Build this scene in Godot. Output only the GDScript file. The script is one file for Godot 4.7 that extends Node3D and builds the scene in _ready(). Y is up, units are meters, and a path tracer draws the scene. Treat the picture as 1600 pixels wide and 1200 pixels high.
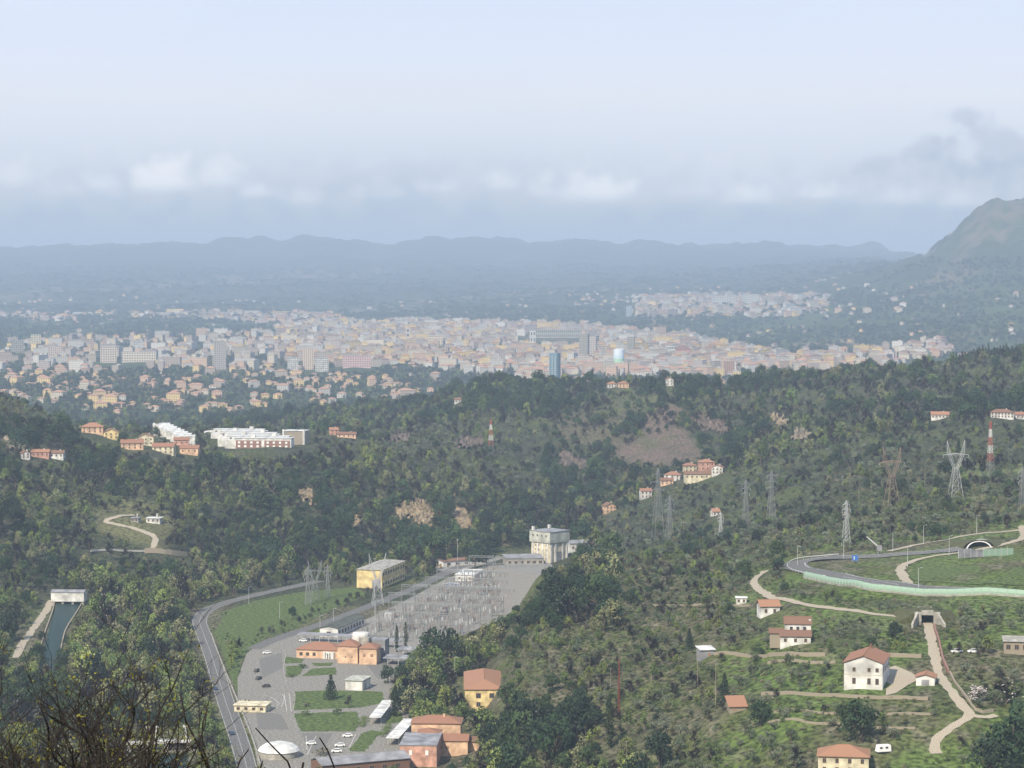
extends Node3D
# A valley seen from a belvedere: power substation and gardens in front, wooded ridges, a hazy town on the plain beyond.
# Plan coordinates: bearing b = x / depth, depth = -z (metres). Ground height comes from surveyed profiles per bearing.

const EYE := 200.0
const FOCAL := 3900.0
var pitch := 0.0512
var rng := RandomNumberGenerator.new()
var noise_a := FastNoiseLite.new()
var noise_b := FastNoiseLite.new()
var noise_c := FastNoiseLite.new()
var M := {}
var used := {}

# ---------------------------------------------------------------- naming
func numbered(called: String) -> String:
	var n: int = used.get(called, 0)
	used[called] = n + 1
	return called if n == 0 else "%s_%03d" % [called, n]

func tag(o: Node, label: String, category: String, group := "", kind := "") -> Node:
	if label: o.set_meta("label", label)
	if category: o.set_meta("category", category)
	if group: o.set_meta("group", group)
	if kind: o.set_meta("kind", kind)
	return o

func thing(called: String, label: String, category: String, at: Vector3, turn := 0.0, group := "") -> Node3D:
	var o := Node3D.new()
	o.name = numbered(called)
	add_child(o)
	o.position = at
	o.rotation.y = turn
	tag(o, label, category, group)
	return o

func part(called: String, mesh: Mesh, m: Material, parent: Node3D, at := Vector3.ZERO, turn := 0.0) -> MeshInstance3D:
	var o := MeshInstance3D.new()
	o.name = called
	o.mesh = mesh
	if m: o.material_override = m
	parent.add_child(o, true)
	o.position = at
	o.rotation.y = turn
	return o

func structure(called: String, mesh: Mesh, m: Material) -> MeshInstance3D:
	var o := part(numbered(called), mesh, m, self)
	o.set_meta("kind", "structure")
	return o

# ---------------------------------------------------------------- mesh helpers
func start() -> SurfaceTool:
	var st := SurfaceTool.new()
	st.begin(Mesh.PRIMITIVE_TRIANGLES)
	return st

func face(st: SurfaceTool, pts: Array, c: Vector3) -> void:
	var n: Vector3 = (pts[1] - pts[0]).cross(pts[2] - pts[0])
	if n.length_squared() < 1e-12 and pts.size() > 3: n = (pts[2] - pts[0]).cross(pts[3] - pts[0])
	var mid := Vector3.ZERO
	for p in pts: mid += p
	mid /= pts.size()
	var order := range(pts.size())
	if n.dot(mid - c) < 0.0:
		n = -n
	else:
		order.reverse()
	n = n.normalized()
	for k in range(1, pts.size() - 1):
		for i in [order[0], order[k], order[k + 1]]:
			st.set_normal(n)
			st.add_vertex(pts[i])

func hull(st: SurfaceTool, low: Array, high: Array) -> void:   # a prism between two rings of the same length
	var c := Vector3.ZERO
	for p in low + high: c += p
	c /= low.size() * 2
	face(st, low, c)
	face(st, high, c)
	for i in low.size():
		var j := (i + 1) % low.size()
		face(st, [low[i], low[j], high[j], high[i]], c)

func box(st: SurfaceTool, c: Vector3, s: Vector3, b := Basis.IDENTITY) -> void:
	var lo := []
	var hi := []
	for k in [[-1, -1], [1, -1], [1, 1], [-1, 1]]:
		lo.append(c + b * Vector3(k[0] * s.x / 2, -s.y / 2, k[1] * s.z / 2))
		hi.append(c + b * Vector3(k[0] * s.x / 2, s.y / 2, k[1] * s.z / 2))
	hull(st, lo, hi)

func boxed(s: Vector3) -> Mesh:
	var key := "box%.2f,%.2f,%.2f" % [s.x, s.y, s.z]
	if not M.has(key):
		var st := start()
		box(st, Vector3.ZERO, s)
		M[key] = st.commit()
	return M[key]

func tube(st: SurfaceTool, a: Vector3, b: Vector3, ra: float, rb: float, sides := 5) -> void:
	var d := (b - a).normalized()
	var s := d.cross(Vector3.UP if absf(d.y) < 0.9 else Vector3.RIGHT).normalized()
	var t := d.cross(s)
	for i in sides:
		var q := []
		var nn := []
		for k in [i, i + 1]:
			var w: float = TAU * k / sides
			nn.append(s * cos(w) + t * sin(w))
		q = [a + nn[0] * ra, a + nn[1] * ra, b + nn[1] * rb, b + nn[0] * rb]
		var flip := ((q[1] - q[0]) as Vector3).cross(q[3] - q[0]).dot(nn[0] + nn[1]) > 0
		for j in ([0, 2, 1, 0, 3, 2] if flip else [0, 1, 2, 0, 2, 3]):
			st.set_normal(nn[0] if j in [0, 3] else nn[1])
			st.add_vertex(q[j])

func lathe(st: SurfaceTool, prof: Array, sides := 16) -> void:   # prof: [radius, height] from bottom to top
	for k in prof.size() - 1:
		for i in sides:
			var w0 := TAU * i / sides
			var w1 := TAU * (i + 1) / sides
			var p := []
			for e in [[prof[k], w0], [prof[k], w1], [prof[k + 1], w1], [prof[k + 1], w0]]:
				p.append(Vector3(cos(e[1]) * e[0][0], e[0][1], sin(e[1]) * e[0][0]))
			if prof[k][0] < 0.01: p = [p[0], p[2], p[3]]
			elif prof[k + 1][0] < 0.01: p = [p[0], p[1], p[2]]
			face(st, p, Vector3(0, (prof[k][1] + prof[k + 1][1]) / 2 - 0.01, 0))

# ---------------------------------------------------------------- materials
func lin(r: float, g: float, b: float) -> Color:
	return Color(r, g, b).linear_to_srgb()

func grain(freq: float, lo: float, hi: float, sd: int, size := 256, oct := 4) -> ImageTexture:
	var n := FastNoiseLite.new()
	n.seed = sd
	n.noise_type = FastNoiseLite.TYPE_SIMPLEX_SMOOTH
	n.frequency = freq
	n.fractal_octaves = oct
	var src := n.get_seamless_image(size, size)
	var img := Image.create(size, size, true, Image.FORMAT_RGB8)
	for y in size:
		for x in size:
			var t := src.get_pixel(x, y).r
			var w := lerpf(lo, hi, t)
			img.set_pixel(x, y, Color(w, w, w))
	img.generate_mipmaps()
	return ImageTexture.create_from_image(img)

func stuffed(r: float, g: float, b: float, rough := 0.9, tex: Texture2D = null, scale := 0.1) -> StandardMaterial3D:
	var m := StandardMaterial3D.new()
	m.albedo_color = lin(r, g, b)
	m.roughness = rough
	m.metallic_specular = 0.3
	if tex:
		m.albedo_texture = tex
		m.uv1_triplanar = true
		m.uv1_world_triplanar = true
		m.uv1_scale = Vector3.ONE * scale
	return m

func leafy() -> StandardMaterial3D:
	var m := StandardMaterial3D.new()
	m.vertex_color_use_as_albedo = true
	m.roughness = 0.85
	m.metallic_specular = 0.2
	m.backlight = Color(0.25, 0.25, 0.2)
	return m

func make_materials() -> void:
	var fine := grain(0.05, 0.72, 1.0, 3)
	var blot := grain(0.012, 0.66, 1.0, 5)
	var gravel := grain(0.09, 0.55, 1.0, 7)
	M.blot = blot
	M.fine = fine
	M.cream = stuffed(0.80, 0.72, 0.52, 0.9, blot, 0.07)
	M.yellow = stuffed(0.86, 0.68, 0.34, 0.9, blot, 0.07)
	M.pink = stuffed(0.84, 0.57, 0.38, 0.9, blot, 0.06)
	M.redpink = stuffed(0.72, 0.41, 0.31, 0.9, blot, 0.08)
	M.white = stuffed(0.80, 0.79, 0.75, 0.85, blot, 0.05)
	M.paleroof = stuffed(0.82, 0.82, 0.80, 0.7, blot, 0.05)
	M.brick = stuffed(0.36, 0.21, 0.17, 0.9, fine, 0.2)
	M.concrete = stuffed(0.44, 0.42, 0.37, 0.9, blot, 0.09)
	M.greygreen = stuffed(0.56, 0.57, 0.50, 0.85, blot, 0.06)
	M.darkroof = stuffed(0.13, 0.14, 0.12, 0.9, blot, 0.06)
	M.greyroof = stuffed(0.34, 0.34, 0.36, 0.7, blot, 0.05)
	M.tile = stuffed(0.47, 0.245, 0.16, 0.9, gravel, 0.22)
	M.tile_old = stuffed(0.33, 0.19, 0.13, 0.9, gravel, 0.18)
	M.tile_bright = stuffed(0.54, 0.29, 0.18, 0.9, gravel, 0.2)
	M.stone = stuffed(0.50, 0.43, 0.33, 0.95, gravel, 0.25)
	M.cliff = stuffed(0.56, 0.45, 0.30, 0.95, gravel, 0.13)
	M.scree = stuffed(0.30, 0.24, 0.20, 0.95, gravel, 0.13)
	for k in ["cliff", "scree", "stone_rock"]:
		if k == "stone_rock": M[k] = M.stone.duplicate()
		M[k].vertex_color_use_as_albedo = true
	M.patch = stuffed(0.27, 0.26, 0.24, 0.92, gravel, 0.06)
	M.asphalt = stuffed(0.22, 0.215, 0.205, 0.9, gravel, 0.03)
	M.pavement = stuffed(0.36, 0.34, 0.30, 0.92, gravel, 0.03)
	M.bed = stuffed(0.22, 0.215, 0.17, 0.95, gravel, 0.05)
	M.line = stuffed(0.50, 0.49, 0.46, 0.8)
	M.yard = stuffed(0.38, 0.36, 0.325, 0.95, gravel, 0.035)
	M.dirt = stuffed(0.60, 0.52, 0.40, 0.95, gravel, 0.08)
	M.grass = stuffed(0.150, 0.210, 0.058, 0.95, grain(0.03, 0.42, 1.0, 23, 512, 6), 0.025)
	M.meadow = stuffed(0.13, 0.135, 0.06, 0.95, gravel, 0.02)
	M.paint = stuffed(0.75, 0.75, 0.72, 0.7)
	M.glass = stuffed(0.045, 0.05, 0.055, 0.25)
	M.frame = stuffed(0.30, 0.20, 0.14, 0.7)
	M.steel = stuffed(0.24, 0.25, 0.25, 0.6)
	M.palesteel = stuffed(0.45, 0.46, 0.46, 0.55)
	M.rust = stuffed(0.30, 0.22, 0.17, 0.8)
	M.red = stuffed(0.40, 0.12, 0.09, 0.6)
	M.blue = stuffed(0.05, 0.14, 0.42, 0.5)
	M.orange = stuffed(0.55, 0.30, 0.05, 0.5)
	M.porcelain = stuffed(0.20, 0.155, 0.135, 0.4)
	M.bark = stuffed(0.10, 0.08, 0.06, 0.95)
	M.twig = stuffed(0.042, 0.035, 0.030, 0.9, fine, 3.0)
	M.carwhite = stuffed(0.80, 0.80, 0.80, 0.25)
	M.carblue = stuffed(0.05, 0.08, 0.16, 0.25)
	M.cardark = stuffed(0.07, 0.065, 0.06, 0.3)
	M.rubber = stuffed(0.02, 0.02, 0.02, 0.9)
	M.green = stuffed(0.25, 0.36, 0.27, 0.45)
	M.leaf = leafy()
	var w := StandardMaterial3D.new()
	w.albedo_color = lin(0.024, 0.046, 0.045)
	w.roughness = 0.3
	w.metallic_specular = 0.05
	M.water = w
	var g := StandardMaterial3D.new()
	g.vertex_color_use_as_albedo = true
	g.roughness = 0.95
	g.metallic_specular = 0.15
	g.albedo_texture = grain(0.03, 0.35, 1.3, 11, 512, 6)
	g.uv1_triplanar = true
	g.uv1_world_triplanar = true
	g.uv1_scale = Vector3.ONE * 0.02
	M.ground = g
	var t := StandardMaterial3D.new()
	t.vertex_color_use_as_albedo = true
	t.roughness = 0.85
	t.metallic_specular = 0.25
	M.town = t

# ---------------------------------------------------------------- terrain
# [bearing mark, [depth, height, depth, height ...]]
const NEAR := [3.0, 198.4, 12.0, 196.4, 20.0, 194.4, 30.0, 190.0, 60.0, 176.0, 300.0, 110.0, 700.0, 28.0]
const PROFILES := [
	[-400, [900, 0, 1300, 0, 1450, 15, 1650, 45, 1800, 72, 2000, 100, 2400, 70, 3000, -20, 3600, -30, 9000, -30, 11000, -5, 14000, 60, 17000, 160, 19500, 275, 26000, 200]],
	[0, [900, 0, 1330, 0, 1450, 10, 1650, 36, 1800, 60, 2000, 84, 2300, 60, 3000, -20, 3600, -30, 9000, -30, 11000, -5, 14000, 60, 17000, 160, 19500, 265, 26000, 200]],
	[60, [900, 0, 1400, 0, 1500, 10, 1650, 32, 1780, 52, 1980, 76, 2300, 45, 3000, -20, 3600, -30, 9000, -30, 11000, -5, 14000, 62, 17000, 162, 19500, 262, 26000, 200]],
	[130, [900, 0, 1410, 0, 1520, 8, 1600, 24, 1760, 46, 1930, 62, 2200, 40, 3000, -20, 3600, -30, 9000, -30, 11000, -5, 14000, 62, 17000, 165, 19500, 272, 26000, 200]],
	[210, [900, 0, 1450, 0, 1560, 14, 1640, 26, 1800, 45, 1950, 52, 2120, 50, 2500, 15, 3000, -20, 3600, -30, 9000, -30, 11000, -5, 14000, 65, 17000, 170, 19500, 290, 26000, 200]],
	[400, [900, 0, 1600, 0, 1700, 14, 1850, 40, 1950, 47, 2200, 45, 2500, 8, 2850, 8, 3300, -22, 3600, -30, 9000, -30, 11000, -4, 14000, 62, 17000, 170, 19500, 300, 26000, 200]],
	[500, [900, 0, 1640, 0, 1740, 14, 1860, 38, 1955, 46, 2200, 44, 2500, 16, 2900, 16, 3300, -22, 3600, -30, 9000, -30, 11000, -4, 14000, 62, 17000, 170, 19500, 322, 26000, 200]],
	[600, [900, 0, 1680, 0, 1780, 16, 1880, 37, 1965, 45, 2200, 42, 2500, 22, 2900, 26, 3300, -20, 3600, -30, 9000, -30, 11000, -2, 14000, 60, 17000, 160, 19500, 300, 26000, 200]],
	[700, [900, 0, 1735, 0, 1835, 17, 1945, 39, 2100, 41, 2400, 41, 2750, 45, 3200, -20, 3600, -30, 8500, -30, 10500, 0, 14000, 60, 17000, 165, 19500, 326, 26000, 200]],
	[755, [900, 0, 1000, 2, 1100, 3, 1280, 0, 1750, 0, 1850, 16, 1960, 34, 2100, 38, 2400, 50, 2700, 61, 3200, -20, 3600, -30, 8000, -28, 10000, 0, 14000, 60, 17000, 160, 19500, 322, 26000, 200]],
	[785, [860, 2, 960, 10, 1100, 14, 1220, 13, 1330, 0, 1760, 0, 1850, 10, 1960, 26, 2100, 34, 2400, 51, 2680, 62, 3200, -20, 3600, -30, 8000, -28, 10000, 0, 14000, 60, 17000, 150, 19500, 312, 26000, 200]],
	[850, [850, 8, 1000, 28, 1150, 36, 1300, 34, 1400, 14, 1470, 0, 1780, 0, 1880, 5, 1990, 14, 2120, 24, 2300, 46, 2480, 57, 2640, 64, 3150, -20, 3600, -30, 7500, -28, 10000, 2, 14000, 62, 17000, 150, 19500, 300, 26000, 200]],
	[930, [850, 14, 1000, 32, 1150, 40, 1320, 36, 1420, 20, 1500, 6, 1780, 3, 1950, 7, 2050, 13, 2150, 20, 2300, 48, 2450, 59, 2600, 66, 3100, -20, 3600, -30, 7200, -26, 9000, 0, 11500, 40, 15000, 110, 19500, 285, 26000, 200]],
	[1050, [850, 24, 900, 30, 1000, 38, 1150, 44, 1320, 38, 1500, 16, 1700, 13, 1850, 20, 1960, 30, 2100, 40, 2300, 62, 2470, 71, 2600, 69, 3000, -20, 3600, -30, 7000, -24, 8500, 2, 10000, 26, 12000, 60, 15000, 118, 19500, 272, 26000, 200]],
	[1150, [800, 26, 900, 42, 1000, 48, 1150, 48, 1320, 42, 1500, 28, 1700, 30, 1850, 36, 1960, 42, 2100, 45, 2300, 63, 2450, 70, 2600, 66, 3000, -20, 3600, -30, 7000, -22, 8500, 2, 10000, 26, 12000, 60, 15000, 118, 19500, 265, 26000, 200]],
	[1250, [780, 28, 860, 46, 930, 52, 1000, 56, 1060, 57, 1250, 55, 1350, 50, 1500, 44, 1700, 46, 1900, 54, 2150, 64, 2400, 78, 2650, 68, 3200, -10, 3800, -28, 6500, -22, 8000, 6, 9500, 40, 11000, 84, 15000, 150, 19500, 255, 26000, 200]],
	[1350, [780, 34, 866, 50, 940, 56, 1000, 59, 1070, 60, 1250, 60, 1400, 56, 1600, 56, 1800, 61, 2100, 74, 2350, 90, 2700, 70, 3200, -10, 3800, -26, 6000, -18, 7500, 22, 9000, 70, 10500, 135, 12000, 150, 15000, 160, 19500, 240, 26000, 200]],
	[1440, [780, 36, 860, 50, 930, 56, 1000, 60, 1070, 61, 1250, 62, 1400, 60, 1600, 61, 1800, 67, 2100, 80, 2360, 92, 2700, 72, 3200, -5, 3800, -24, 5500, -14, 7000, 28, 8500, 92, 9500, 178, 10500, 200, 13000, 150, 19500, 200, 26000, 180]],
	[1480, [780, 36, 855, 50, 930, 57, 1000, 61, 1070, 62, 1250, 63, 1400, 61, 1600, 63, 1800, 70, 2100, 82, 2370, 94, 2700, 74, 3200, 0, 3800, -22, 5500, -10, 7000, 36, 8400, 100, 9000, 190, 9500, 268, 10500, 260, 13000, 150, 26000, 180]],
	[1515, [780, 36, 850, 50, 930, 58, 1000, 62, 1070, 63, 1250, 64, 1400, 62, 1600, 65, 1800, 72, 2100, 84, 2380, 98, 2700, 78, 3200, 5, 3800, -20, 5500, -6, 7000, 44, 8300, 110, 8900, 230, 9400, 345, 10500, 340, 13000, 150, 26000, 180]],
	[1550, [780, 36, 850, 50, 930, 58, 1000, 63, 1070, 64, 1250, 65, 1400, 63, 1600, 66, 1800, 74, 2100, 86, 2390, 101, 2700, 82, 3200, 10, 3800, -18, 5500, -2, 7000, 50, 8200, 118, 8800, 262, 9400, 418, 10500, 400, 13000, 150, 26000, 180]],
	[1610, [780, 36, 850, 50, 930, 58, 1000, 63, 1070, 65, 1250, 66, 1400, 64, 1600, 68, 1800, 76, 2100, 88, 2390, 104, 2700, 86, 3200, 20, 3800, -14, 5500, 4, 7000, 60, 8100, 128, 8700, 250, 9300, 410, 10500, 390, 13000, 150, 26000, 180]],
	[2000, [780, 36, 850, 50, 930, 58, 1000, 63, 1070, 65, 1250, 66, 1400, 64, 1600, 70, 1800, 80, 2100, 92, 2390, 108, 2700, 88, 3200, 30, 3800, 0, 5500, 20, 7000, 80, 8100, 140, 8700, 240, 9300, 380, 10500, 360, 13000, 150, 26000, 180]],
]
var knots := []

func profile_height(k: int, ld: float) -> float:
	var q: PackedFloat32Array = knots[k]
	var n := q.size() / 2
	if ld <= q[0]: return q[1]
	for i in range(1, n):
		if ld < q[i * 2]:
			var t := (ld - q[i * 2 - 2]) / (q[i * 2] - q[i * 2 - 2])
			t = lerpf(t, t * t * (3.0 - 2.0 * t), 0.5)
			return lerpf(q[i * 2 - 1], q[i * 2 + 1], t)
	return q[n * 2 - 1]

var grid_b := PackedFloat32Array()
var grid_d := PackedFloat32Array()
var grid_h := PackedFloat32Array()

func land(b: float, d: float) -> float:
	var mark := 800.0 + b * FOCAL
	var ld := log(d)
	var k := 0
	while k < PROFILES.size() - 2 and mark > PROFILES[k + 1][0]: k += 1
	var t := clampf((mark - PROFILES[k][0]) / float(PROFILES[k + 1][0] - PROFILES[k][0]), 0.0, 1.0)
	t = lerpf(t, t * t * (3.0 - 2.0 * t), 0.6)
	var y := lerpf(profile_height(k, ld), profile_height(k + 1, ld), t)
	var x := b * d
	if d > 800.0:
		var flat := smoothstep(0.6, 6.0, absf(y)) if d < 2200.0 else 1.0
		var terr := smoothstep(1150.0, 1400.0, d)
		var rough := lerpf(0.8, 3.4, terr) * flat
		if d > 3300.0: rough = lerpf(2.0, 6.0, smoothstep(5000.0, 9000.0, d))
		y += noise_a.get_noise_2d(x, d) * rough * 1.6
		if d > 1350.0 and d < 3300.0: y += noise_b.get_noise_2d(x, d) * 1.6 * flat
		if d > 7500.0:
			var far := smoothstep(8000.0, 12000.0, d) * (1.0 if b < 0.15 else 0.4)
			var crest := 1.0 - absf(noise_c.get_noise_2d(x * 0.55 + 3000.0, d * 1.3)) * 2.2
			y += (noise_c.get_noise_2d(x, d) * 34.0 + noise_c.get_noise_2d(x * 3.1, d * 1.7) * 16.0 + (crest * 46.0 - 18.0) * smoothstep(11500.0, 15000.0, d) + noise_c.get_noise_2d(x * 1.4 + 700.0, d * 0.2) * 60.0 * smoothstep(15000.0, 19000.0, d)) * far
			if y > 100.0 and b > 0.15: y += noise_c.get_noise_2d(x * 5.0, d * 3.0) * 22.0 * smoothstep(100.0, 260.0, y) + ((0.4 - absf(noise_a.get_noise_2d(x * 0.32 + d * 0.12, d * 0.10))) * 70.0 + noise_a.get_noise_2d(x * 0.9, d * 0.6) * 26.0) * smoothstep(150.0, 250.0, y) - 16.0 * smoothstep(150.0, 250.0, y)
	return y

func build_land() -> void:
	for p in PROFILES:
		var q := PackedFloat32Array()
		var src: Array = NEAR + p[1]
		for i in src.size() / 2:
			q.append(log(float(src[i * 2])))
			q.append(float(src[i * 2 + 1]))
		knots.append(q)
	for v in [-2.4, -1.4, -0.9, -0.6, -0.45, -0.37, -0.31, -0.27]: grid_b.append(v)
	var b := -0.24
	while b <= 0.2401:
		grid_b.append(b)
		b += 0.0026
	for v in [0.27, 0.31, 0.37, 0.45, 0.6, 0.9, 1.4, 2.4]: grid_b.append(v)
	var d := 3.0
	while d < 26000.0:
		grid_d.append(d)
		d *= 1.06 if d < 760.0 else (1.0052 if d < 3300.0 else (1.0055 if d > 8000.0 and d < 10700.0 else 1.014))
	grid_h.resize(grid_b.size() * grid_d.size())
	for i in grid_d.size():
		for j in grid_b.size():
			grid_h[i * grid_b.size() + j] = land(grid_b[j], grid_d[i])

func find(a: PackedFloat32Array, v: float) -> int:
	var i := a.bsearch(v) - 1
	return clampi(i, 0, a.size() - 2)

func ground(x: float, d: float) -> float:
	d = clampf(d, 3.1, 25900.0)
	var b := x / d
	var i := find(grid_d, d)
	var j := find(grid_b, b)
	var n := grid_b.size()
	var s := (d - grid_d[i]) / (grid_d[i + 1] - grid_d[i])
	var t := clampf((b - grid_b[j]) / (grid_b[j + 1] - grid_b[j]), 0.0, 1.0)
	return lerpf(lerpf(grid_h[i * n + j], grid_h[i * n + j + 1], t), lerpf(grid_h[(i + 1) * n + j], grid_h[(i + 1) * n + j + 1], t), s)

# survey: a sighting (bearing mark u, dip mark v) from the belvedere is carried out to where it meets the land
func sight(u: float, v: float) -> Vector3:   # x and y per metre of depth
	var cx := (u - 800.0) / FOCAL
	var cy := (600.0 - v) / FOCAL
	var depth := cos(pitch) + cy * sin(pitch)
	return Vector3(cx / depth, (-sin(pitch) + cy * cos(pitch)) / depth, 1.0)

func spot(u: float, v: float, from := 800.0) -> Vector3:
	var s := sight(u, v)
	var d := from
	while d < 20000.0:
		var step := d * 0.004
		if EYE + s.y * (d + step) < ground(s.x * (d + step), d + step):
			var lo := d
			var hi := d + step
			for k in 12:
				var m := (lo + hi) / 2
				if EYE + s.y * m < ground(s.x * m, m): hi = m
				else: lo = m
			return Vector3(s.x * hi, ground(s.x * hi, hi), -hi)
		d += step
	return Vector3(s.x * d, ground(s.x * d, d), -d)

func reach(u: float, d: float) -> Vector3:   # the ground on a bearing at a given depth
	var x := (u - 800.0) / FOCAL * d
	return Vector3(x, ground(x, d), -d)

func marks(p: Vector3) -> Vector2:
	var dy := p.y - EYE
	var zc := -p.z * cos(pitch) - dy * sin(pitch)
	var yc := dy * cos(pitch) - p.z * sin(pitch)
	return Vector2(800.0 + FOCAL * p.x / zc, 600.0 - FOCAL * yc / zc)

func on_land(p: Vector3) -> Vector3:
	return Vector3(p.x, ground(p.x, -p.z), p.z)

func inside(p: Vector2, poly: PackedVector2Array) -> bool:
	return Geometry2D.is_point_in_polygon(p, poly)

func pv(a: Array) -> PackedVector2Array:
	var r := PackedVector2Array()
	for i in a.size() / 2: r.append(Vector2(a[i * 2], a[i * 2 + 1]))
	return r

var scars := []
func ground_color(x: float, d: float, y: float, slope: float) -> Color:
	var n := noise_a.get_noise_2d(x * 0.7 + 400.0, d * 0.7)
	var n2 := noise_b.get_noise_2d(x, d)
	var wood := Color(0.072, 0.080, 0.050)
	var grass := Color(0.120, 0.145, 0.050)
	var dry := Color(0.150, 0.140, 0.090)
	var c := wood
	var mark := 800.0 + x / d * FOCAL
	if d < 1420.0:
		c = grass.lerp(dry, smoothstep(-0.3, 0.4, n)).lerp(wood, smoothstep(-0.1, 0.4, n2) * 0.6)
		c = c.lerp(Color(0.23, 0.20, 0.15), smoothstep(0.2, 0.45, noise_b.get_noise_2d(x * 2.2 + 70.0, d * 1.3)) * 0.7)
	if d < 1300.0 and mark > 1130.0: c = c.lerp(Color(0.13, 0.20, 0.05), smoothstep(-0.2, 0.3, noise_b.get_noise_2d(x * 0.5, d * 0.5 + 300.0)) * 0.7)
	if d < 1420.0: pass
	elif d < 3300.0:
		c = wood.lerp(grass, smoothstep(0.0, 0.5, n) * 0.6).lerp(dry, smoothstep(0.1, 0.6, n2) * 0.5)
	elif d < 9500.0:
		var cell := noise_c.get_noise_2d(x * 1.5, d * 0.6)
		var patch := absf(fposmod(floorf(x / 160.0 + n * 1.2) * 0.618 + floorf(d / 420.0 + n2) * 0.371, 1.0))
		c = Color(0.055, 0.075, 0.035).lerp(Color(0.09, 0.12, 0.045), patch)
		if patch > 0.9: c = Color(0.17, 0.14, 0.09)
		c = c.lerp(Color(0.05, 0.065, 0.035), smoothstep(0.0, 0.4, cell))
	else:
		var patch2 := absf(fposmod(floorf(x / 330.0 + n) * 0.618 + floorf(d / 700.0 + n2) * 0.371, 1.0))
		c = Color(0.040, 0.055, 0.030).lerp(Color(0.075, 0.085, 0.045), patch2 * 0.8)
		if patch2 > 0.93 and y < 120.0: c = Color(0.17, 0.15, 0.11)
		if y > 205.0 and mark > 1420.0 and d < 11000.0:   # bare limestone crags between the scrub
			var rock := noise_a.get_noise_2d(x * 0.8 + y * 0.9, d * 0.45) + noise_a.get_noise_2d(x * 2.2, d * 1.2 + 50.0) * 0.5
			c = Color(0.038, 0.050, 0.034).lerp(Color(0.36, 0.34, 0.31), smoothstep(0.06, 0.12, rock))
	var p := marks(Vector3(x, y, -d))
	for s in scars:
		if d > s.near and d < s.far and inside(p, s.poly): c = s.color.lerp(c, smoothstep(0.0, 0.55, n2) * 0.8)
	return c

func lay_land() -> void:
	var n := grid_b.size()
	var v := PackedVector3Array()
	var c := PackedColorArray()
	var nn := PackedVector3Array()
	var idx := PackedInt32Array()
	for i in grid_d.size():
		for j in n:
			var d := grid_d[i]
			var x := grid_b[j] * d
			var y := grid_h[i * n + j]
			v.append(Vector3(x, y, -d))
			var i0 := maxi(i - 1, 0)
			var i1 := mini(i + 1, grid_d.size() - 1)
			var j0 := maxi(j - 1, 0)
			var j1 := mini(j + 1, n - 1)
			var along := Vector3(grid_b[j] * (grid_d[i1] - grid_d[i0]), grid_h[i1 * n + j] - grid_h[i0 * n + j], grid_d[i0] - grid_d[i1])
			var across := Vector3((grid_b[j1] - grid_b[j0]) * d, grid_h[i * n + j1] - grid_h[i * n + j0], 0)
			var nm := across.cross(along).normalized()
			nn.append(nm if nm.y > 0 else -nm)
			c.append(ground_color(x, d, y, 1.0 - absf(nm.y)))
	for i in grid_d.size() - 1:
		for j in n - 1:
			var a := i * n + j
			idx.append_array([a, a + n, a + 1, a + 1, a + n, a + n + 1])
	var arr := []
	arr.resize(Mesh.ARRAY_MAX)
	arr[Mesh.ARRAY_VERTEX] = v
	arr[Mesh.ARRAY_NORMAL] = nn
	arr[Mesh.ARRAY_COLOR] = c
	arr[Mesh.ARRAY_INDEX] = idx
	var mesh := ArrayMesh.new()
	mesh.add_surface_from_arrays(Mesh.PRIMITIVE_TRIANGLES, arr)
	structure("terrain", mesh, M.ground)

# ---------------------------------------------------------------- sheets and ribbons on the land
func sheet(called: String, poly: Array, m: Material, lift := 0.06) -> MeshInstance3D:
	var pts := PackedVector2Array()
	for p in pv(poly):
		var w := spot(p.x, p.y)
		pts.append(Vector2(w.x, -w.z))
	if m == M.grass:   # ragged turf edge
		var rag := PackedVector2Array()
		for i in pts.size():
			var a := pts[i]
			var b := pts[(i + 1) % pts.size()]
			var n := maxi(1, int(a.distance_to(b) / 2.5))
			var out := (b - a).orthogonal().normalized()
			for k in n:
				var q := a.lerp(b, float(k) / n)
				rag.append(q + out * noise_b.get_noise_2d(q.x * 12.0, q.y * 12.0) * 1.1)
		if not Geometry2D.triangulate_polygon(rag).is_empty(): pts = rag
	var st := start()
	var tri := Geometry2D.triangulate_polygon(pts)
	for k in tri.size() / 3:
		var q := []
		for i in 3: q.append(Vector3(pts[tri[k * 3 + i]].x, ground(pts[tri[k * 3 + i]].x, pts[tri[k * 3 + i]].y) + lift, -pts[tri[k * 3 + i]].y))
		face(st, q, q[0] - Vector3(0, 50, 0))
	return structure(called, st.commit(), m)

func path_points(poly: Array, step := 4.0) -> Array:
	var cur := Curve3D.new()
	var w := []
	for p in pv(poly): w.append(spot(p.x, p.y))
	for i in w.size():
		var t: Vector3 = (w[mini(i + 1, w.size() - 1)] - w[maxi(i - 1, 0)]) * 0.5
		var li: float = 0.0 if i == 0 else minf(0.34, 0.4 * w[i].distance_to(w[i - 1]) / maxf(t.length(), 0.1))
		var lo: float = 0.0 if i == w.size() - 1 else minf(0.34, 0.4 * w[i].distance_to(w[i + 1]) / maxf(t.length(), 0.1))
		cur.add_point(w[i], -t * li, t * lo)
	var out := []
	var len := cur.get_baked_length()
	var n := maxi(2, int(len / step))
	for i in n + 1: out.append(on_land(cur.sample_baked(len * i / n)))
	return out

func side_of(pts: Array, i: int) -> Vector3:
	var t: Vector3 = pts[mini(i + 1, pts.size() - 1)] - pts[maxi(i - 1, 0)]
	t.y = 0
	t = t.normalized()
	return Vector3(-t.z, 0, t.x)

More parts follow.
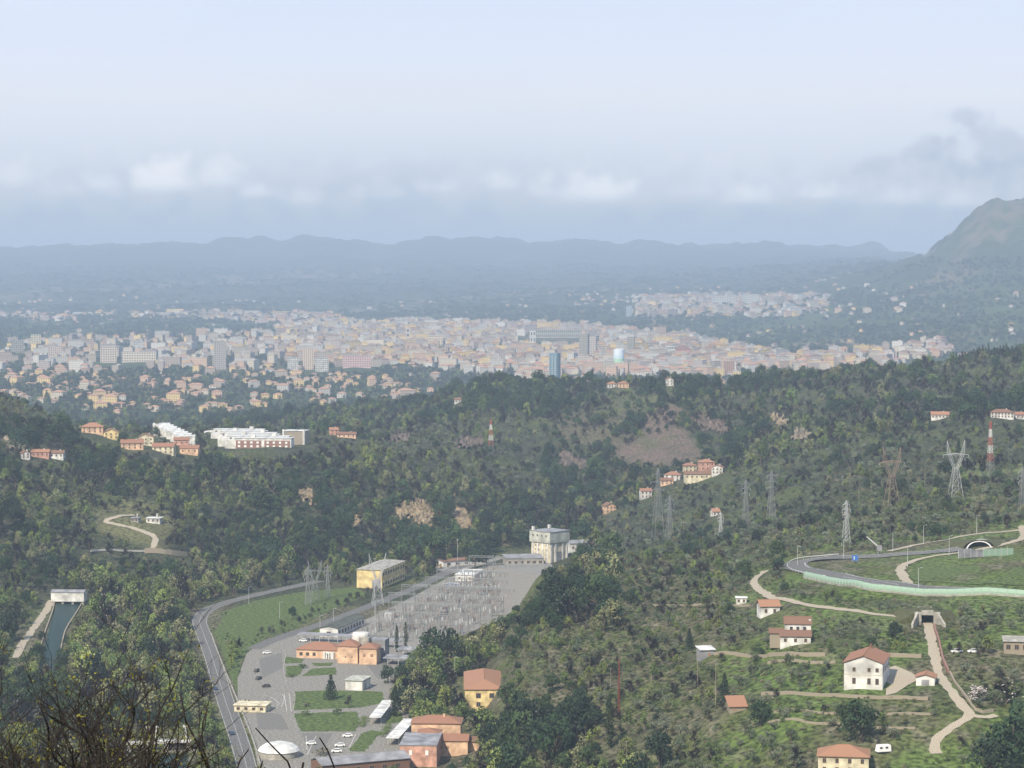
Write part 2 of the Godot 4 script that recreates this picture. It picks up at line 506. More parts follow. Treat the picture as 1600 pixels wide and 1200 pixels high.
func ribbon_mesh(pts: Array, width: float, lift: float, shift := 0.0, wear := 0.0) -> Mesh:
	var st := start()
	for i in pts.size() - 1:
		var q := []
		for e in [[i, -1], [i, 1], [i + 1, 1], [i + 1, -1]]:
			var s := side_of(pts, e[0])
			var p: Vector3 = pts[e[0]] + s * (shift + e[1] * (width / 2 + wear * noise_b.get_noise_2d(pts[e[0]].x * 3.7 + e[1] * 40.0, pts[e[0]].z * 3.7)))
			p.y = maxf(ground(p.x, -p.z), pts[e[0]].y - 0.3) + lift
			q.append(p)
		face(st, q, q[0] - Vector3(0, 50, 0))
	return st.commit()

func ribbon(called: String, pts: Array, width: float, m: Material, lift := 0.15) -> MeshInstance3D:
	return structure(called, ribbon_mesh(pts, width, lift, 0.0, width * 0.28 if m == M.dirt else 0.0), m)

func wall_along(called: String, label: String, pts: Array, h: float, thick: float, m: Material, shift := 0.0, group := "", category := "wall") -> void:
	var st := start()
	for i in pts.size() - 1:
		var lo := []
		var hi := []
		for e in [[i, -1], [i, 1], [i + 1, 1], [i + 1, -1]]:
			var p: Vector3 = pts[e[0]] + side_of(pts, e[0]) * (shift + e[1] * thick / 2)
			lo.append(p - Vector3(0, 0.8, 0))
			hi.append(p + Vector3(0, h * (1.0 + 0.08 * sin(e[0] * 1.7)), 0))
		hull(st, lo, hi)
	var o := part(numbered(called), st.commit(), m, self)
	tag(o, label, category, group)

# ---------------------------------------------------------------- what must stay open to view (clearings): depth of the open feature per small patch of sight
const CW := 4
var open := PackedFloat32Array()
func clear_view(poly: Array, depth: float) -> void:
	var p := pv(poly)
	var r := Rect2(p[0], Vector2.ZERO)
	for q in p: r = r.expand(q)
	for cy in range(maxi(0, int(r.position.y / CW)), mini(300, int(r.end.y / CW) + 1)):
		for cx in range(maxi(0, int(r.position.x / CW)), mini(400, int(r.end.x / CW) + 1)):
			if inside(Vector2(cx * CW + 2, cy * CW + 2), p): open[cy * 400 + cx] = maxf(open[cy * 400 + cx], depth)

func clear_line(pts: Array, half: float) -> void:
	for i in pts.size():
		var m := marks(pts[i])
		clear_view([m.x - half, m.y - half * 0.5, m.x + half, m.y - half * 0.5, m.x + half, m.y + half * 0.5, m.x - half, m.y + half * 0.5], -pts[i].z)

func blocks(m: Vector2, wide: float, tall: float, d: float) -> bool:
	for fy in [0.0, 0.33, 0.66, 1.0]:
		for fx in [-0.5, 0.0, 0.5]:
			var cx := int((m.x + fx * wide) / CW)
			var cy := int((m.y - fy * tall) / CW)
			if cx < 0 or cy < 0 or cx >= 400 or cy >= 300: continue
			if open[cy * 400 + cx] > d - 6.0: return true
	return false

# ---------------------------------------------------------------- trees
var kinds := {}   # kind -> array of {trunk: Mesh, crown: Mesh, both: ArrayMesh, h: float}

func leaf_quad(st: SurfaceTool, p: Vector3, n: Vector3, size: float, tone: float) -> void:
	n = n.normalized()
	var s := n.cross(Vector3(rng.randf() - 0.5, rng.randf() - 0.5, rng.randf() - 0.5)).normalized() * size
	var t := n.cross(s).normalized() * size * rng.randf_range(0.5, 0.9)
	var q := [p - s * 0.5 - t * 0.3, p + t * 0.5 + s * 0.1, p + s * 0.5 - t * 0.1, p - t * 0.6]
	st.set_color(Color(tone, tone, tone))
	for i in [0, 1, 2, 0, 2, 3]:
		st.set_normal(n)
		st.add_vertex(q[i])

func clump(st: SurfaceTool, c: Vector3, r: Vector3, count: int, leaf: float, spread := 0.55) -> void:
	var base := rng.randf_range(0.72, 1.28)
	for i in count:
		var d := Vector3(rng.randfn(), rng.randfn() * 0.9 + 0.25, rng.randfn()).normalized()
		var k := rng.randf_range(0.62, 1.06)
		var n := d + Vector3(rng.randfn(), rng.randfn(), rng.randfn()) * spread
		leaf_quad(st, c + d * r * k, n, leaf * rng.randf_range(0.6, 1.3), base * rng.randf_range(0.75, 1.25))

func sliver(st: SurfaceTool, a: Vector3, b: Vector3, w: float, tone: float) -> void:
	var d := b - a
	var s := d.cross(Vector3(rng.randf() - 0.5, rng.randf() - 0.5, rng.randf() - 0.5)).normalized() * w
	st.set_color(Color(tone, tone, tone))
	var n := s.cross(d).normalized()
	for p in [a - s, a + s, b]:
		st.set_normal(n)
		st.add_vertex(p)

func grow_trunk(h: float, r: float, limbs: Array) -> Mesh:
	var st := start()
	var lean := Vector3(rng.randf_range(-0.3, 0.3), 0, rng.randf_range(-0.3, 0.3))
	tube(st, Vector3(0, -0.6, 0), Vector3(0, h * 0.5, 0) + lean, r * 1.25, r * 0.8, 6)
	tube(st, Vector3(0, h * 0.5, 0) + lean, Vector3(0, h, 0) + lean * 1.5, r * 0.8, r * 0.35, 6)
	for l in limbs: tube(st, Vector3(0, h * rng.randf_range(0.4, 0.75), 0) + lean, l, r * 0.5, r * 0.15, 4)
	return st.commit()

func add_kind(kind: String, trunk: Mesh, crown_st: SurfaceTool, h: float) -> void:
	var crown: ArrayMesh = crown_st.commit()
	var both := ArrayMesh.new()
	both.add_surface_from_arrays(Mesh.PRIMITIVE_TRIANGLES, crown.surface_get_arrays(0))
	both.surface_set_material(0, M.leaf)
	both.add_surface_from_arrays(Mesh.PRIMITIVE_TRIANGLES, trunk.surface_get_arrays(0))
	both.surface_set_material(1, M.bark)
	if not kinds.has(kind): kinds[kind] = []
	kinds[kind].append({"trunk": trunk, "crown": crown, "both": both, "h": h})

func make_kinds() -> void:
	for v in 4:   # broad evergreen oak, 8 m
		var st := start()
		var limbs := []
		var lobes := 11 + v
		for i in lobes:
			var w := TAU * i / lobes * 2.4 + rng.randf()
			var up := float(i) / lobes
			var rad := (2.7 - 2.0 * up * up) * rng.randf_range(0.7, 1.1)
			var c := Vector3(cos(w) * rad, 2.9 + up * 3.6 + rng.randf_range(-0.4, 0.4), sin(w) * rad)
			var r := rng.randf_range(1.1, 1.75)
			clump(st, c, Vector3(r, r * 0.85, r), 62, 0.62)
			limbs.append(c)
		add_kind("evergreen_oak", grow_trunk(4.2, 0.32, limbs), st, 8.0)
	for v in 4:   # deciduous tree in young leaf, 8 m, looser
		var st := start()
		var limbs := []
		for i in 12:
			var w := rng.randf() * TAU
			var up := i / 12.0
			var rad := (2.4 - 1.7 * up) * rng.randf_range(0.6, 1.2)
			var c := Vector3(cos(w) * rad, 2.4 + up * 4.6, sin(w) * rad)
			var r := rng.randf_range(0.9, 1.5)
			clump(st, c, Vector3(r, r * 1.05, r), 46, 0.55, 0.9)
			limbs.append(c)
			for k in 12:
				var e := c + Vector3(rng.randfn(), rng.randfn() + 0.6, rng.randfn()) * r * 0.8
				sliver(st, c.lerp(Vector3(0, c.y * 0.6, 0), 0.4), e, 0.05, 0.75)
		add_kind("leafing_tree", grow_trunk(5.0, 0.24, limbs), st, 8.0)
	for v in 4:   # bare tree, 8 m: a haze of twigs
		var st := start()
		var limbs := []
		for i in 15:
			var w := rng.randf() * TAU
			var up := i / 15.0
			var rad := (2.5 - 1.5 * up) * rng.randf_range(0.5, 1.15)
			var c := Vector3(cos(w) * rad, 2.6 + up * 4.0, sin(w) * rad)
			limbs.append(c)
			var inner := Vector3(c.x * 0.35, c.y * 0.72, c.z * 0.35)
			for k in 34:
				var a := inner.lerp(c, rng.randf_range(0.1, 1.0))
				var e := a + (c - inner).normalized() * rng.randf_range(0.5, 1.3) + Vector3(rng.randfn(), rng.randfn() * 0.7 + 0.35, rng.randfn()) * 0.75
				sliver(st, a, e, 0.06, rng.randf_range(0.7, 1.3))
			for k in 5: leaf_quad(st, c + Vector3(rng.randfn(), rng.randfn(), rng.randfn()) * 0.8, Vector3(rng.randfn(), rng.randfn(), rng.randfn()), 0.4, rng.randf_range(0.6, 1.1))
		add_kind("bare_tree", grow_trunk(5.2, 0.22, limbs), st, 8.0)
	for v in 4:   # olive, 5 m
		var st := start()
		var limbs := []
		for i in 8:
			var w := TAU * i / 8 * 1.7
			var c := Vector3(cos(w) * rng.randf_range(0.7, 1.7), 2.0 + rng.randf() * 1.9, sin(w) * rng.randf_range(0.7, 1.7))
			var r := rng.randf_range(0.7, 1.15)
			clump(st, c, Vector3(r, r * 0.85, r), 44, 0.46, 0.8)
			limbs.append(c)
		add_kind("olive_tree", grow_trunk(2.4, 0.2, limbs), st, 5.0)
	for v in 3:   # low scrub, 2 m
		var st := start()
		for i in 5:
			var w := TAU * i / 5 + rng.randf()
			clump(st, Vector3(cos(w) * rng.randf() * 1.2, 0.6 + rng.randf() * 0.7, sin(w) * rng.randf() * 1.2), Vector3(0.9, 0.7, 0.9), 30, 0.42, 0.8)
		add_kind("shrub", grow_trunk(0.9, 0.08, [Vector3(0.5, 1, 0), Vector3(-0.5, 1, 0.3)]), st, 2.0)
	for v in 2:   # cypress, 12 m column
		var st := start()
		for i in 22:
			var up := i / 22.0
			var r := 1.05 * sin(PI * (0.12 + 0.86 * up)) * rng.randf_range(0.85, 1.1) + 0.12
			clump(st, Vector3(rng.randfn() * 0.12, 0.8 + up * 10.6, rng.randfn() * 0.12), Vector3(r, 0.8, r), 40, 0.42)
		add_kind("cypress", grow_trunk(6.0, 0.2, []), st, 12.0)
	for v in 3:   # conical conifer, 11 m
		var st := start()
		for i in 16:
			var up := i / 16.0
			var ring := 6 if up < 0.7 else 3
			for k in ring:
				var w := TAU * k / ring + i * 0.8
				var r := (1.0 - up) * 2.6
				clump(st, Vector3(cos(w) * r * 0.7, 1.0 + up * 9.6 - r * 0.12, sin(w) * r * 0.7), Vector3(0.35 + r * 0.42, 0.5, 0.35 + r * 0.42), 17, 0.5)
		add_kind("conifer", grow_trunk(9.0, 0.22, []), st, 11.0)

const TINT := {
	"evergreen_oak": [Color(0.036, 0.062, 0.031), Color(0.050, 0.078, 0.033), Color(0.030, 0.048, 0.029)],
	"leafing_tree": [Color(0.190, 0.230, 0.066), Color(0.130, 0.180, 0.058), Color(0.210, 0.215, 0.110)],
	"bare_tree": [Color(0.215, 0.190, 0.168), Color(0.185, 0.172, 0.158), Color(0.245, 0.210, 0.175)],
	"olive_tree": [Color(0.128, 0.152, 0.098), Color(0.104, 0.130, 0.076), Color(0.158, 0.178, 0.122)],
	"shrub": [Color(0.110, 0.145, 0.058), Color(0.180, 0.165, 0.115), Color(0.078, 0.110, 0.045)],
	"cypress": [Color(0.030, 0.046, 0.022), Color(0.036, 0.052, 0.024)],
	"conifer": [Color(0.032, 0.050, 0.028), Color(0.040, 0.058, 0.030)],
}
var tint_mats := {}
func tinted(kind: String, k: int) -> Material:
	var key := kind + str(k)
	if not tint_mats.has(key):
		var m: StandardMaterial3D = M.leaf.duplicate()
		var c: Color = TINT[kind][k % TINT[kind].size()]
		m.albedo_color = lin(c.r, c.g, c.b)
		tint_mats[key] = m
	return tint_mats[key]

func tree(kind: String, at: Vector3, size: Vector3, label: String, group := "", category := "tree", called := "", tint := -1) -> Node3D:
	var pick: Dictionary = kinds[kind][rng.randi() % kinds[kind].size()]
	var o := thing(called if called else kind, label, category, at - Vector3(0, 0.1, 0), rng.randf() * TAU, group)
	o.scale = size
	part("crown", pick.crown, tinted(kind, tint if tint >= 0 else rng.randi() % 3), o)
	part("trunk" if kind != "shrub" else "stem", pick.trunk, M.bark, o)
	return o

const FAMILY := {
	"evergreen_oak": ["", "evergreen trees"],
	"leafing_tree": ["", "trees in young leaf"],
	"bare_tree": ["", "leafless trees"],
	"olive_tree": ["", "olive trees"],
	"shrub": ["", "shrubs"],
	"conifer": ["", "conifers"],
	"cypress": ["", "cypresses"],
}
const LOOKS := {
	"evergreen_oak": ["dark green broad evergreen", "mid green broad evergreen", "blackish green broad evergreen"],
	"leafing_tree": ["yellow-green tree in young leaf", "fresh green tree in young leaf", "pale buff-green tree in bud"],
	"bare_tree": ["grey-brown leafless tree", "grey leafless tree", "tan leafless tree"],
	"olive_tree": ["grey-green olive tree", "dull green olive tree", "silvery olive tree"],
	"shrub": ["olive green shrub", "straw-brown shrub", "dark green shrub"],
	"conifer": ["dark conical conifer", "dull green conical conifer"],
	"cypress": ["slim dark cypress"],
}
func zone_words(m: Vector2, d: float) -> String:
	if d > 3300.0: return "on the town plain"
	if d < 1480.0 and m.x < 110.0: return "behind the canal towpath"
	if d < 1480.0 and m.x < 420.0: return "between the canal and the curving road"
	if d < 1480.0 and m.x < 770.0: return "in the grounds of the power plant"
	if d < 1450.0 and m.x < 970.0: return "on the mound beside the substation"
	if d < 1450.0 and m.x < 1130.0: return "on the scrubby slope by the rust pole"
	if d < 1300.0: return "in the terraced gardens below the highway"
	if m.x > 930.0 and d < 1850.0: return "in the groves under the pylons"
	if d < 1930.0: return "on the escarpment behind the yellow hall"
	return "on the wooded far ridge"

var masses := {}    # kind -> variant -> [transform, colour]
var counted := {}

func plant(kind: String, at: Vector3, size: float, squash: float, mark: Vector2) -> void:
	var shown := mark.x > -5 and mark.x < 1605 and mark.y < 1230
	var t: Color = TINT[kind][rng.randi() % TINT[kind].size()]
	if shown and counted.get(kind, 0) < 290 and -at.z < 3000.0:
		counted[kind] = counted.get(kind, 0) + 1
		var k := rng.randi() % 3
		var place := zone_words(mark, -at.z)
		var look: String = ("tall " if size * squash > 1.05 else ("small " if size * squash < 0.7 else "")) + (LOOKS[kind][k % LOOKS[kind].size()] as String)
		tree(kind, at, Vector3(size, size * squash, size), "%s %s" % [look, place], "%s %s" % [FAMILY[kind][1], place], "shrub" if kind == "shrub" else "tree", "", k)
		return
	var v: int = rng.randi() % kinds[kind].size()
	if not masses.has(kind): masses[kind] = {}
	if not masses[kind].has(v): masses[kind][v] = []
	var b := Basis(Vector3.UP, rng.randf() * TAU).scaled(Vector3(size, size * squash, size))
	var k := rng.randf_range(0.62, 1.45)
	masses[kind][v].append([Transform3D(b, at - Vector3(0, 0.1, 0)), Color(t.r * k * rng.randf_range(0.92, 1.08), t.g * k, t.b * k * rng.randf_range(0.92, 1.08))])

func copies(list: Array, mesh: Mesh) -> MultiMesh:
	var mm := MultiMesh.new()
	mm.transform_format = MultiMesh.TRANSFORM_3D
	mm.use_colors = true
	mm.mesh = mesh
	mm.instance_count = list.size()
	for i in list.size():
		mm.set_instance_transform(i, list[i][0])
		mm.set_instance_color(i, list[i][1])
	return mm

const MASS := {
	"evergreen_oak": ["evergreen_woodland", "dark evergreen woodland covering the far slopes and the plain"],
	"leafing_tree": ["leafing_woodland", "far woodland in young green leaf mixed through the slopes"],
	"bare_tree": ["bare_woodland", "far leafless grey-brown woodland on the ridges and plateau"],
	"olive_tree": ["olive_groves", "grey-green olive groves spread over the far slopes"],
	"shrub": ["scrub", "low scrub and tall grass tufts over slopes and clearings"],
	"conifer": ["conifer_woodland", "far dark conifers scattered on ridge crests"],
	"cypress": ["cypress_rows", "far dark cypress columns on the ridge"],
}
func lay_masses() -> void:
	for kind in masses:
		var o := Node3D.new()
		o.name = numbered(MASS[kind][0])
		add_child(o)
		tag(o, MASS[kind][1], "vegetation" if kind == "shrub" else "woodland", "", "stuff")
		for v in masses[kind]:
			var mi := MultiMeshInstance3D.new()
			mi.name = "foliage"
			mi.multimesh = copies(masses[kind][v], kinds[kind][v].both)
			o.add_child(mi, true)

# mixes: [evergreen, leafing, bare, olive, shrub, conifer, none]
const MIX_BANK := [0.06, 0.68, 0.22, 0.0, 0.05, 0.0, 0.0]
const MIX_SLOPE := [0.27, 0.29, 0.32, 0.02, 0.08, 0.002, 0.03]
const MIX_MOUND := [0.38, 0.22, 0.18, 0.06, 0.14, 0.004, 0.02]
const MIX_SCRUB := [0.10, 0.18, 0.22, 0.20, 0.28, 0.003, 0.02]
const MIX_GARDEN := [0.04, 0.08, 0.08, 0.46, 0.22, 0.002, 0.12]
const MIX_GROVE := [0.04, 0.10, 0.20, 0.46, 0.20, 0.002, 0.03]
const MIX_RIDGE := [0.52, 0.11, 0.20, 0.08, 0.08, 0.012, 0.03]
const MIX_RIDGE_PALE := [0.14, 0.16, 0.34, 0.30, 0.08, 0.004, 0.03]
const MIX_SCAR := [0.10, 0.05, 0.24, 0.06, 0.46, 0.0, 0.09]
const MIX_PLATEAU := [0.05, 0.10, 0.22, 0.52, 0.10, 0.0, 0.01]
const NAMES := ["evergreen_oak", "leafing_tree", "bare_tree", "olive_tree", "shrub", "conifer"]

func mix_at(u: float, v: float, d: float) -> Array:
	if d < 1480.0 and u < 420.0:
		return MIX_BANK if u > 110.0 else MIX_MOUND
	if d < 1480.0 and u < 780.0: return MIX_BANK
	if d < 1450.0 and u < 960.0 + (v - 900.0) * 0.1: return MIX_MOUND if v < 990.0 or v > 1130.0 else MIX_SCRUB
	if d < 1450.0 and u < 1130.0: return MIX_SCRUB
	if d < 1300.0: return MIX_GARDEN
	if u > 930.0 and d < 1850.0: return MIX_GROVE
	if d < 1930.0: return MIX_SLOPE
	if u > 850.0 and u < 1240.0: return MIX_RIDGE
	if u >= 1240.0: return MIX_RIDGE_PALE
	if d < 2300.0: return MIX_PLATEAU
	return MIX_RIDGE

func plant_woods() -> void:
	var horizon := PackedFloat32Array()
	horizon.resize(420)
	horizon.fill(1300.0)
	var d := 790.0
	while d < 3350.0:
		var gap := 5.6 if d < 1300.0 else (6.6 if d < 2000.0 else 8.2)
		var x := -0.222 * d
		while x < 0.222 * d:
			var px := x + rng.randf_range(-0.5, 0.5) * gap
			var pd := d + rng.randf_range(-0.5, 0.5) * gap
			x += gap
			var at := Vector3(px, ground(px, pd), -pd)
			var m := marks(at)
			var per := FOCAL / pd
			var bin := clampi(int(m.x / 4.0) + 8, 0, 419)
			if m.y - 11.0 * per > horizon[bin] or m.y - 9.0 * per > 1215.0: continue
			var mix: Array = mix_at(m.x, m.y, pd)
			for s in scars:
				if pd > s.near and pd < s.far and inside(m, s.poly): mix = MIX_SCAR
			var n := noise_b.get_noise_2d(px * 0.8 + 90.0, pd * 0.8)
			var n2 := noise_a.get_noise_2d(px + 900.0, pd)
			var kind := ""
			var n3 := noise_a.get_noise_2d(px * 0.33 + 40.0, pd * 0.33) if mix != MIX_BANK else -0.1
			var roll := rng.randf()
			if noise_b.get_noise_2d(px * 1.6 + 500.0, pd * 1.6) > (0.16 if mix in [MIX_GROVE, MIX_SCRUB, MIX_GARDEN, MIX_PLATEAU, MIX_RIDGE_PALE] else 0.42) and mix != MIX_BANK: continue   # gaps in the canopy
			var total := 0.0
			var wts := []
			for i in 7:
				var w: float = mix[i]
				if i == 0: w *= clampf(1.0 + n * 3.0, 0.1, 3.0) * clampf(1.0 + n3 * 3.2, 0.12, 3.5)
				elif i == 2: w *= clampf(1.0 - n * 3.0, 0.15, 3.0)
				elif i == 1: w *= clampf(1.0 + n2 * 2.6, 0.15, 3.0) * clampf(1.0 - n3 * 1.5, 0.3, 2.0)
				wts.append(w)
				total += w
			for i in 7:
				roll -= wts[i] / total
				if roll <= 0.0:
					kind = NAMES[i] if i < 6 else ""
					break
			if kind == "": continue
			var size := rng.randf_range(0.7, 1.15)
			if kind in ["evergreen_oak", "leafing_tree", "bare_tree"]:
				if mix == MIX_SCRUB or mix == MIX_GARDEN: size *= rng.randf_range(0.45, 0.85)
				elif mix == MIX_BANK: size *= rng.randf_range(0.9, 1.4)
				elif mix == MIX_GROVE or mix == MIX_PLATEAU: size *= rng.randf_range(0.5, 0.95)
				else: size *= rng.randf_range(0.6, 1.15)
				if n3 > 0.12 and kind == "evergreen_oak": size *= 1.3
				if rng.randf() < 0.22 and not (mix in [MIX_SCRUB, MIX_GARDEN, MIX_GROVE]): size *= rng.randf_range(1.3, 1.75)
			elif kind == "shrub": size *= rng.randf_range(0.6, 1.3)
			elif kind == "conifer": size *= rng.randf_range(0.6, 1.0)
			var tall: float = kinds[kind][0].h * size
			if blocks(m, tall * 0.55 * per, tall * per, pd):
				if kind == "shrub": continue
				kind = "shrub"
				size = rng.randf_range(0.35, 0.7)
				if blocks(m, 1.0 * per, 2.0 * size * per, pd): continue
			plant(kind, at, size, rng.randf_range(0.75, 1.3), m)
		for k in 420:
			var u := (k - 8) * 4.0
			var gx := (u - 800.0) / FOCAL * d
			horizon[k] = minf(horizon[k], marks(Vector3(gx, ground(gx, d), -d)).y)
		d += gap

func plant_scrub() -> void:   # undergrowth and tall grass tufts between the trees of the near slopes
	for i in 26000:
		var d := sqrt(rng.randf_range(800.0 * 800.0, 1500.0 * 1500.0))
		var m0 := rng.randf_range(770.0, 1620.0)
		var at := reach(m0, d)
		var m := marks(at)
		if m.y > 1215.0 or m.y < 700.0: continue
		var size := rng.randf_range(0.3, 0.75)
		var garden := m.x > 1130.0 and d < 1300.0
		if garden and rng.randf() < 0.6: continue
		if blocks(m, 2.0 * size * FOCAL / d, 2.0 * size * FOCAL / d, d): continue
		plant("shrub", at, size, rng.randf_range(0.6, 1.1), m)

func plant_plain() -> void:   # tree belts and copses of the plain and the far slopes
	for i in 26000:
		var d := sqrt(rng.randf_range(3350.0 * 3350.0, 9500.0 * 9500.0))
		var b := rng.randf_range(-0.212, 0.212)
		var x := b * d
		var m := marks(reach(800.0 + b * FOCAL, d))
		var n := noise_c.get_noise_2d(x * 2.0, d * 0.9)
		var town := town_density(m)
		if rng.randf() > clampf(0.5 + n * 1.3, 0.08, 1.0) * (1.0 - 0.5 * town): continue
		var at := Vector3(x, ground(x, d), -d)
		if near_tower(at) or (at.y > 190.0 and b > 0.15): continue
		var size := rng.randf_range(0.9, 1.5) * (1.0 + (d - 3300.0) / 5200.0)
		var roll := rng.randf()
		plant("evergreen_oak" if roll < 0.6 else ("leafing_tree" if roll < 0.75 else ("bare_tree" if roll < 0.94 else "conifer")), at, size, 0.62 if d > 5000.0 else 0.8, m)
	for i in 9000:   # gardens and belts at the town's near edge
		var d := sqrt(rng.randf_range(3300.0 * 3300.0, 5600.0 * 5600.0))
		var b := rng.randf_range(-0.212, 0.06)
		var at := reach(800.0 + b * FOCAL, d)
		if near_tower(at) or noise_b.get_noise_2d(at.x * 0.35, d * 0.2) > rng.randf_range(-0.1, 0.5): continue
		var roll := rng.randf()
		plant("evergreen_oak" if roll < 0.45 else ("leafing_tree" if roll < 0.7 else "bare_tree"), at, rng.randf_range(0.7, 1.5), 0.85, marks(at))
	for i in 9000:
		var d := sqrt(rng.randf_range(9000.0 * 9000.0, 15500.0 * 15500.0))
		var b := rng.randf_range(-0.212, 0.212)
		var x := b * d
		if noise_c.get_noise_2d(x * 1.4, d * 0.7) < rng.randf_range(-0.4, 0.3): continue
		if b > 0.15 and d < 11000.0: continue
		plant("evergreen_oak", Vector3(x, ground(x, d), -d), rng.randf_range(2.6, 5.0), 0.42, Vector2(800.0 + b * FOCAL, 400))

# ---------------------------------------------------------------- buildings
# local frame: the front faces +z (towards the belvedere when unturned), width along x, depth along z; origin at the middle of the footprint
func roof_mesh(kind: String, w: float, dp: float, rh: float, over: float) -> Mesh:
	var st := start()
	var a := w / 2 + over
	var b := dp / 2 + over
	var th := 0.22
	var up := Vector3(0, th, 0)
	if kind == "flat":
		box(st, Vector3(0, 0.15, 0), Vector3(w + over * 2, 0.3, dp + over * 2))
		return st.commit()
	var ring := [Vector3(-a, 0, b), Vector3(a, 0, b), Vector3(a, 0, -b), Vector3(-a, 0, -b)]
	var r0 := Vector3.ZERO
	var r1 := Vector3.ZERO
	match kind:
		"gable_x":
			r0 = Vector3(-a, rh, 0)
			r1 = Vector3(a, rh, 0)
		"gable_z":
			r0 = Vector3(0, rh, b)
			r1 = Vector3(0, rh, -b)
		"shed":
			pass
		_:
			if w >= dp:
				r0 = Vector3(-a + b, rh, 0)
				r1 = Vector3(a - b, rh, 0)
			else:
				r0 = Vector3(0, rh, b - a)
				r1 = Vector3(0, rh, -b + a)
	var under := Vector3(0, -2, 0)
	var slopes := []
	if kind == "gable_x": slopes = [[ring[0], ring[1], r1, r0], [ring[2], ring[3], r0, r1]]
	elif kind == "gable_z": slopes = [[ring[1], ring[2], r1, r0], [ring[3], ring[0], r0, r1]]
	elif kind == "shed": slopes = [[ring[0], ring[1], ring[2] + Vector3(0, rh, 0), ring[3] + Vector3(0, rh, 0)]]
	elif w >= dp: slopes = [[ring[0], ring[1], r1, r0], [ring[2], ring[3], r0, r1], [ring[1], ring[2], r1], [ring[3], ring[0], r0]]
	else: slopes = [[ring[0], ring[1], r0], [ring[2], ring[3], r1], [ring[1], ring[2], r1, r0], [ring[3], ring[0], r0, r1]]
	for s in slopes:
		var hi := []
		for p in s: hi.append(p + up)
		hull(st, s, hi)
	if kind != "shed": tube(st, r0 + up, r1 + up + (Vector3(0, 0, -0.05) if r0.is_equal_approx(r1) else Vector3.ZERO), 0.16, 0.16, 5)
	return st.commit()

func wall_mesh(kind: String, w: float, dp: float, h: float, rh: float, sink: float) -> Mesh:
	var st := start()
	var a := w / 2
	var b := dp / 2
	var lo := [Vector3(-a, -sink, b), Vector3(a, -sink, b), Vector3(a, -sink, -b), Vector3(-a, -sink, -b)]
	var hi := []
	for p in lo: hi.append(Vector3(p.x, h, p.z))
	hull(st, lo, hi)
	if kind == "gable_x":
		for s in [-1, 1]: face(st, [Vector3(s * a, h, b), Vector3(s * a, h, -b), Vector3(s * a, h + rh * b / (b + 0.5), 0)], Vector3.ZERO)
	elif kind == "gable_z":
		for s in [-1, 1]: face(st, [Vector3(-a, h, s * b), Vector3(a, h, s * b), Vector3(0, h + rh * a / (a + 0.5), s * b)], Vector3.ZERO)
	elif kind == "shed":
		hull(st, [hi[0], hi[1], Vector3(a, h, -b), Vector3(-a, h, -b)], [hi[0] + Vector3(0, 0.01, 0), hi[1] + Vector3(0, 0.01, 0), Vector3(a, h + rh * 0.9, -b), Vector3(-a, h + rh * 0.9, -b)])
	return st.commit()

func window_on(o: Node3D, side: String, along: float, y: float, ww: float, hh: float, w: float, dp: float, frame: Material = null, called := "window") -> void:
	var at := Vector3.ZERO
	var turn := 0.0
	match side:
		"front": at = Vector3(along, y, dp / 2)
		"back": at = Vector3(along, y, -dp / 2)
		"right":
			at = Vector3(w / 2, y, -along)
			turn = PI / 2
		"left":
			at = Vector3(-w / 2, y, along)
			turn = -PI / 2
	if side == "back": turn = PI
	var key := "win%.2f,%.2f" % [ww, hh]
	if not M.has(key):
		var st := start()
		for e in [[0, hh / 2 + 0.06, ww + 0.24, 0.12], [0, -hh / 2 - 0.06, ww + 0.36, 0.12], [-ww / 2 - 0.06, 0, 0.12, hh], [ww / 2 + 0.06, 0, 0.12, hh], [0, 0, 0.07, hh]]:
			box(st, Vector3(e[0], e[1], 0.05), Vector3(e[2], e[3], 0.14))
		M[key] = st.commit()
	var f := part(called, M[key], frame if frame else M.frame, o, at, turn)
	part("pane" if called == "window" else "panel", boxed(Vector3(ww, hh, 0.04)), M.glass, f, Vector3(0, 0, 0.03))

func row_of_windows(o: Node3D, side: String, cols: int, rows: int, w: float, dp: float, h: float, ww := 1.0, hh := 1.4, frame: Material = null, base := 0.0) -> void:
	var span := w if side in ["front", "back"] else dp
	var storey := (h - base) / rows
	for r in rows:
		for c in cols: window_on(o, side, (c + 0.5) / cols * span - span / 2, base + (r + 0.55) * storey, ww, minf(hh, storey * 0.62), w, dp, frame)

func house(called: String, label: String, category: String, at: Vector3, turn: float, w: float, dp: float, h: float, roof: String, rh: float, wm: Material, rm: Material, group := "", sink := 2.0) -> Node3D:
	var o := thing(called, label, category, at, turn, group)
	part("wall", wall_mesh(roof, w, dp, h, rh, sink), wm, o)
	part("roof", roof_mesh(roof, w, dp, rh, 0.0 if roof == "flat" and h > 12 else 0.5), rm, o, Vector3(0, h + (0.004 if roof == "flat" else 0.02), 0))
	return o

func wing(o: Node3D, at: Vector3, w: float, dp: float, h: float, roof: String, rh: float, wm: Material, rm: Material, turn := 0.0) -> MeshInstance3D:
	var p := part("wing", wall_mesh(roof, w, dp, h, rh, 2.0), wm, o, at, turn)
	part("roof", roof_mesh(roof, w, dp, rh, 0.45), rm, p, Vector3(0, h + 0.02, 0))
	return p

func chimney(o: Node3D, at: Vector3, m: Material = null) -> void:
	var st := start()
	box(st, Vector3(0, 0.6, 0), Vector3(0.7, 1.8, 0.7))
	box(st, Vector3(0, 1.58, 0), Vector3(0.95, 0.16, 0.95))
	part("chimney", st.commit(), m if m else M.white, o, at)

func deck(at: Vector3, dp: float) -> Vector3:   # middle of a footprint whose front edge was sighted
	return on_land(at + Vector3(0, 0, -dp / 2))

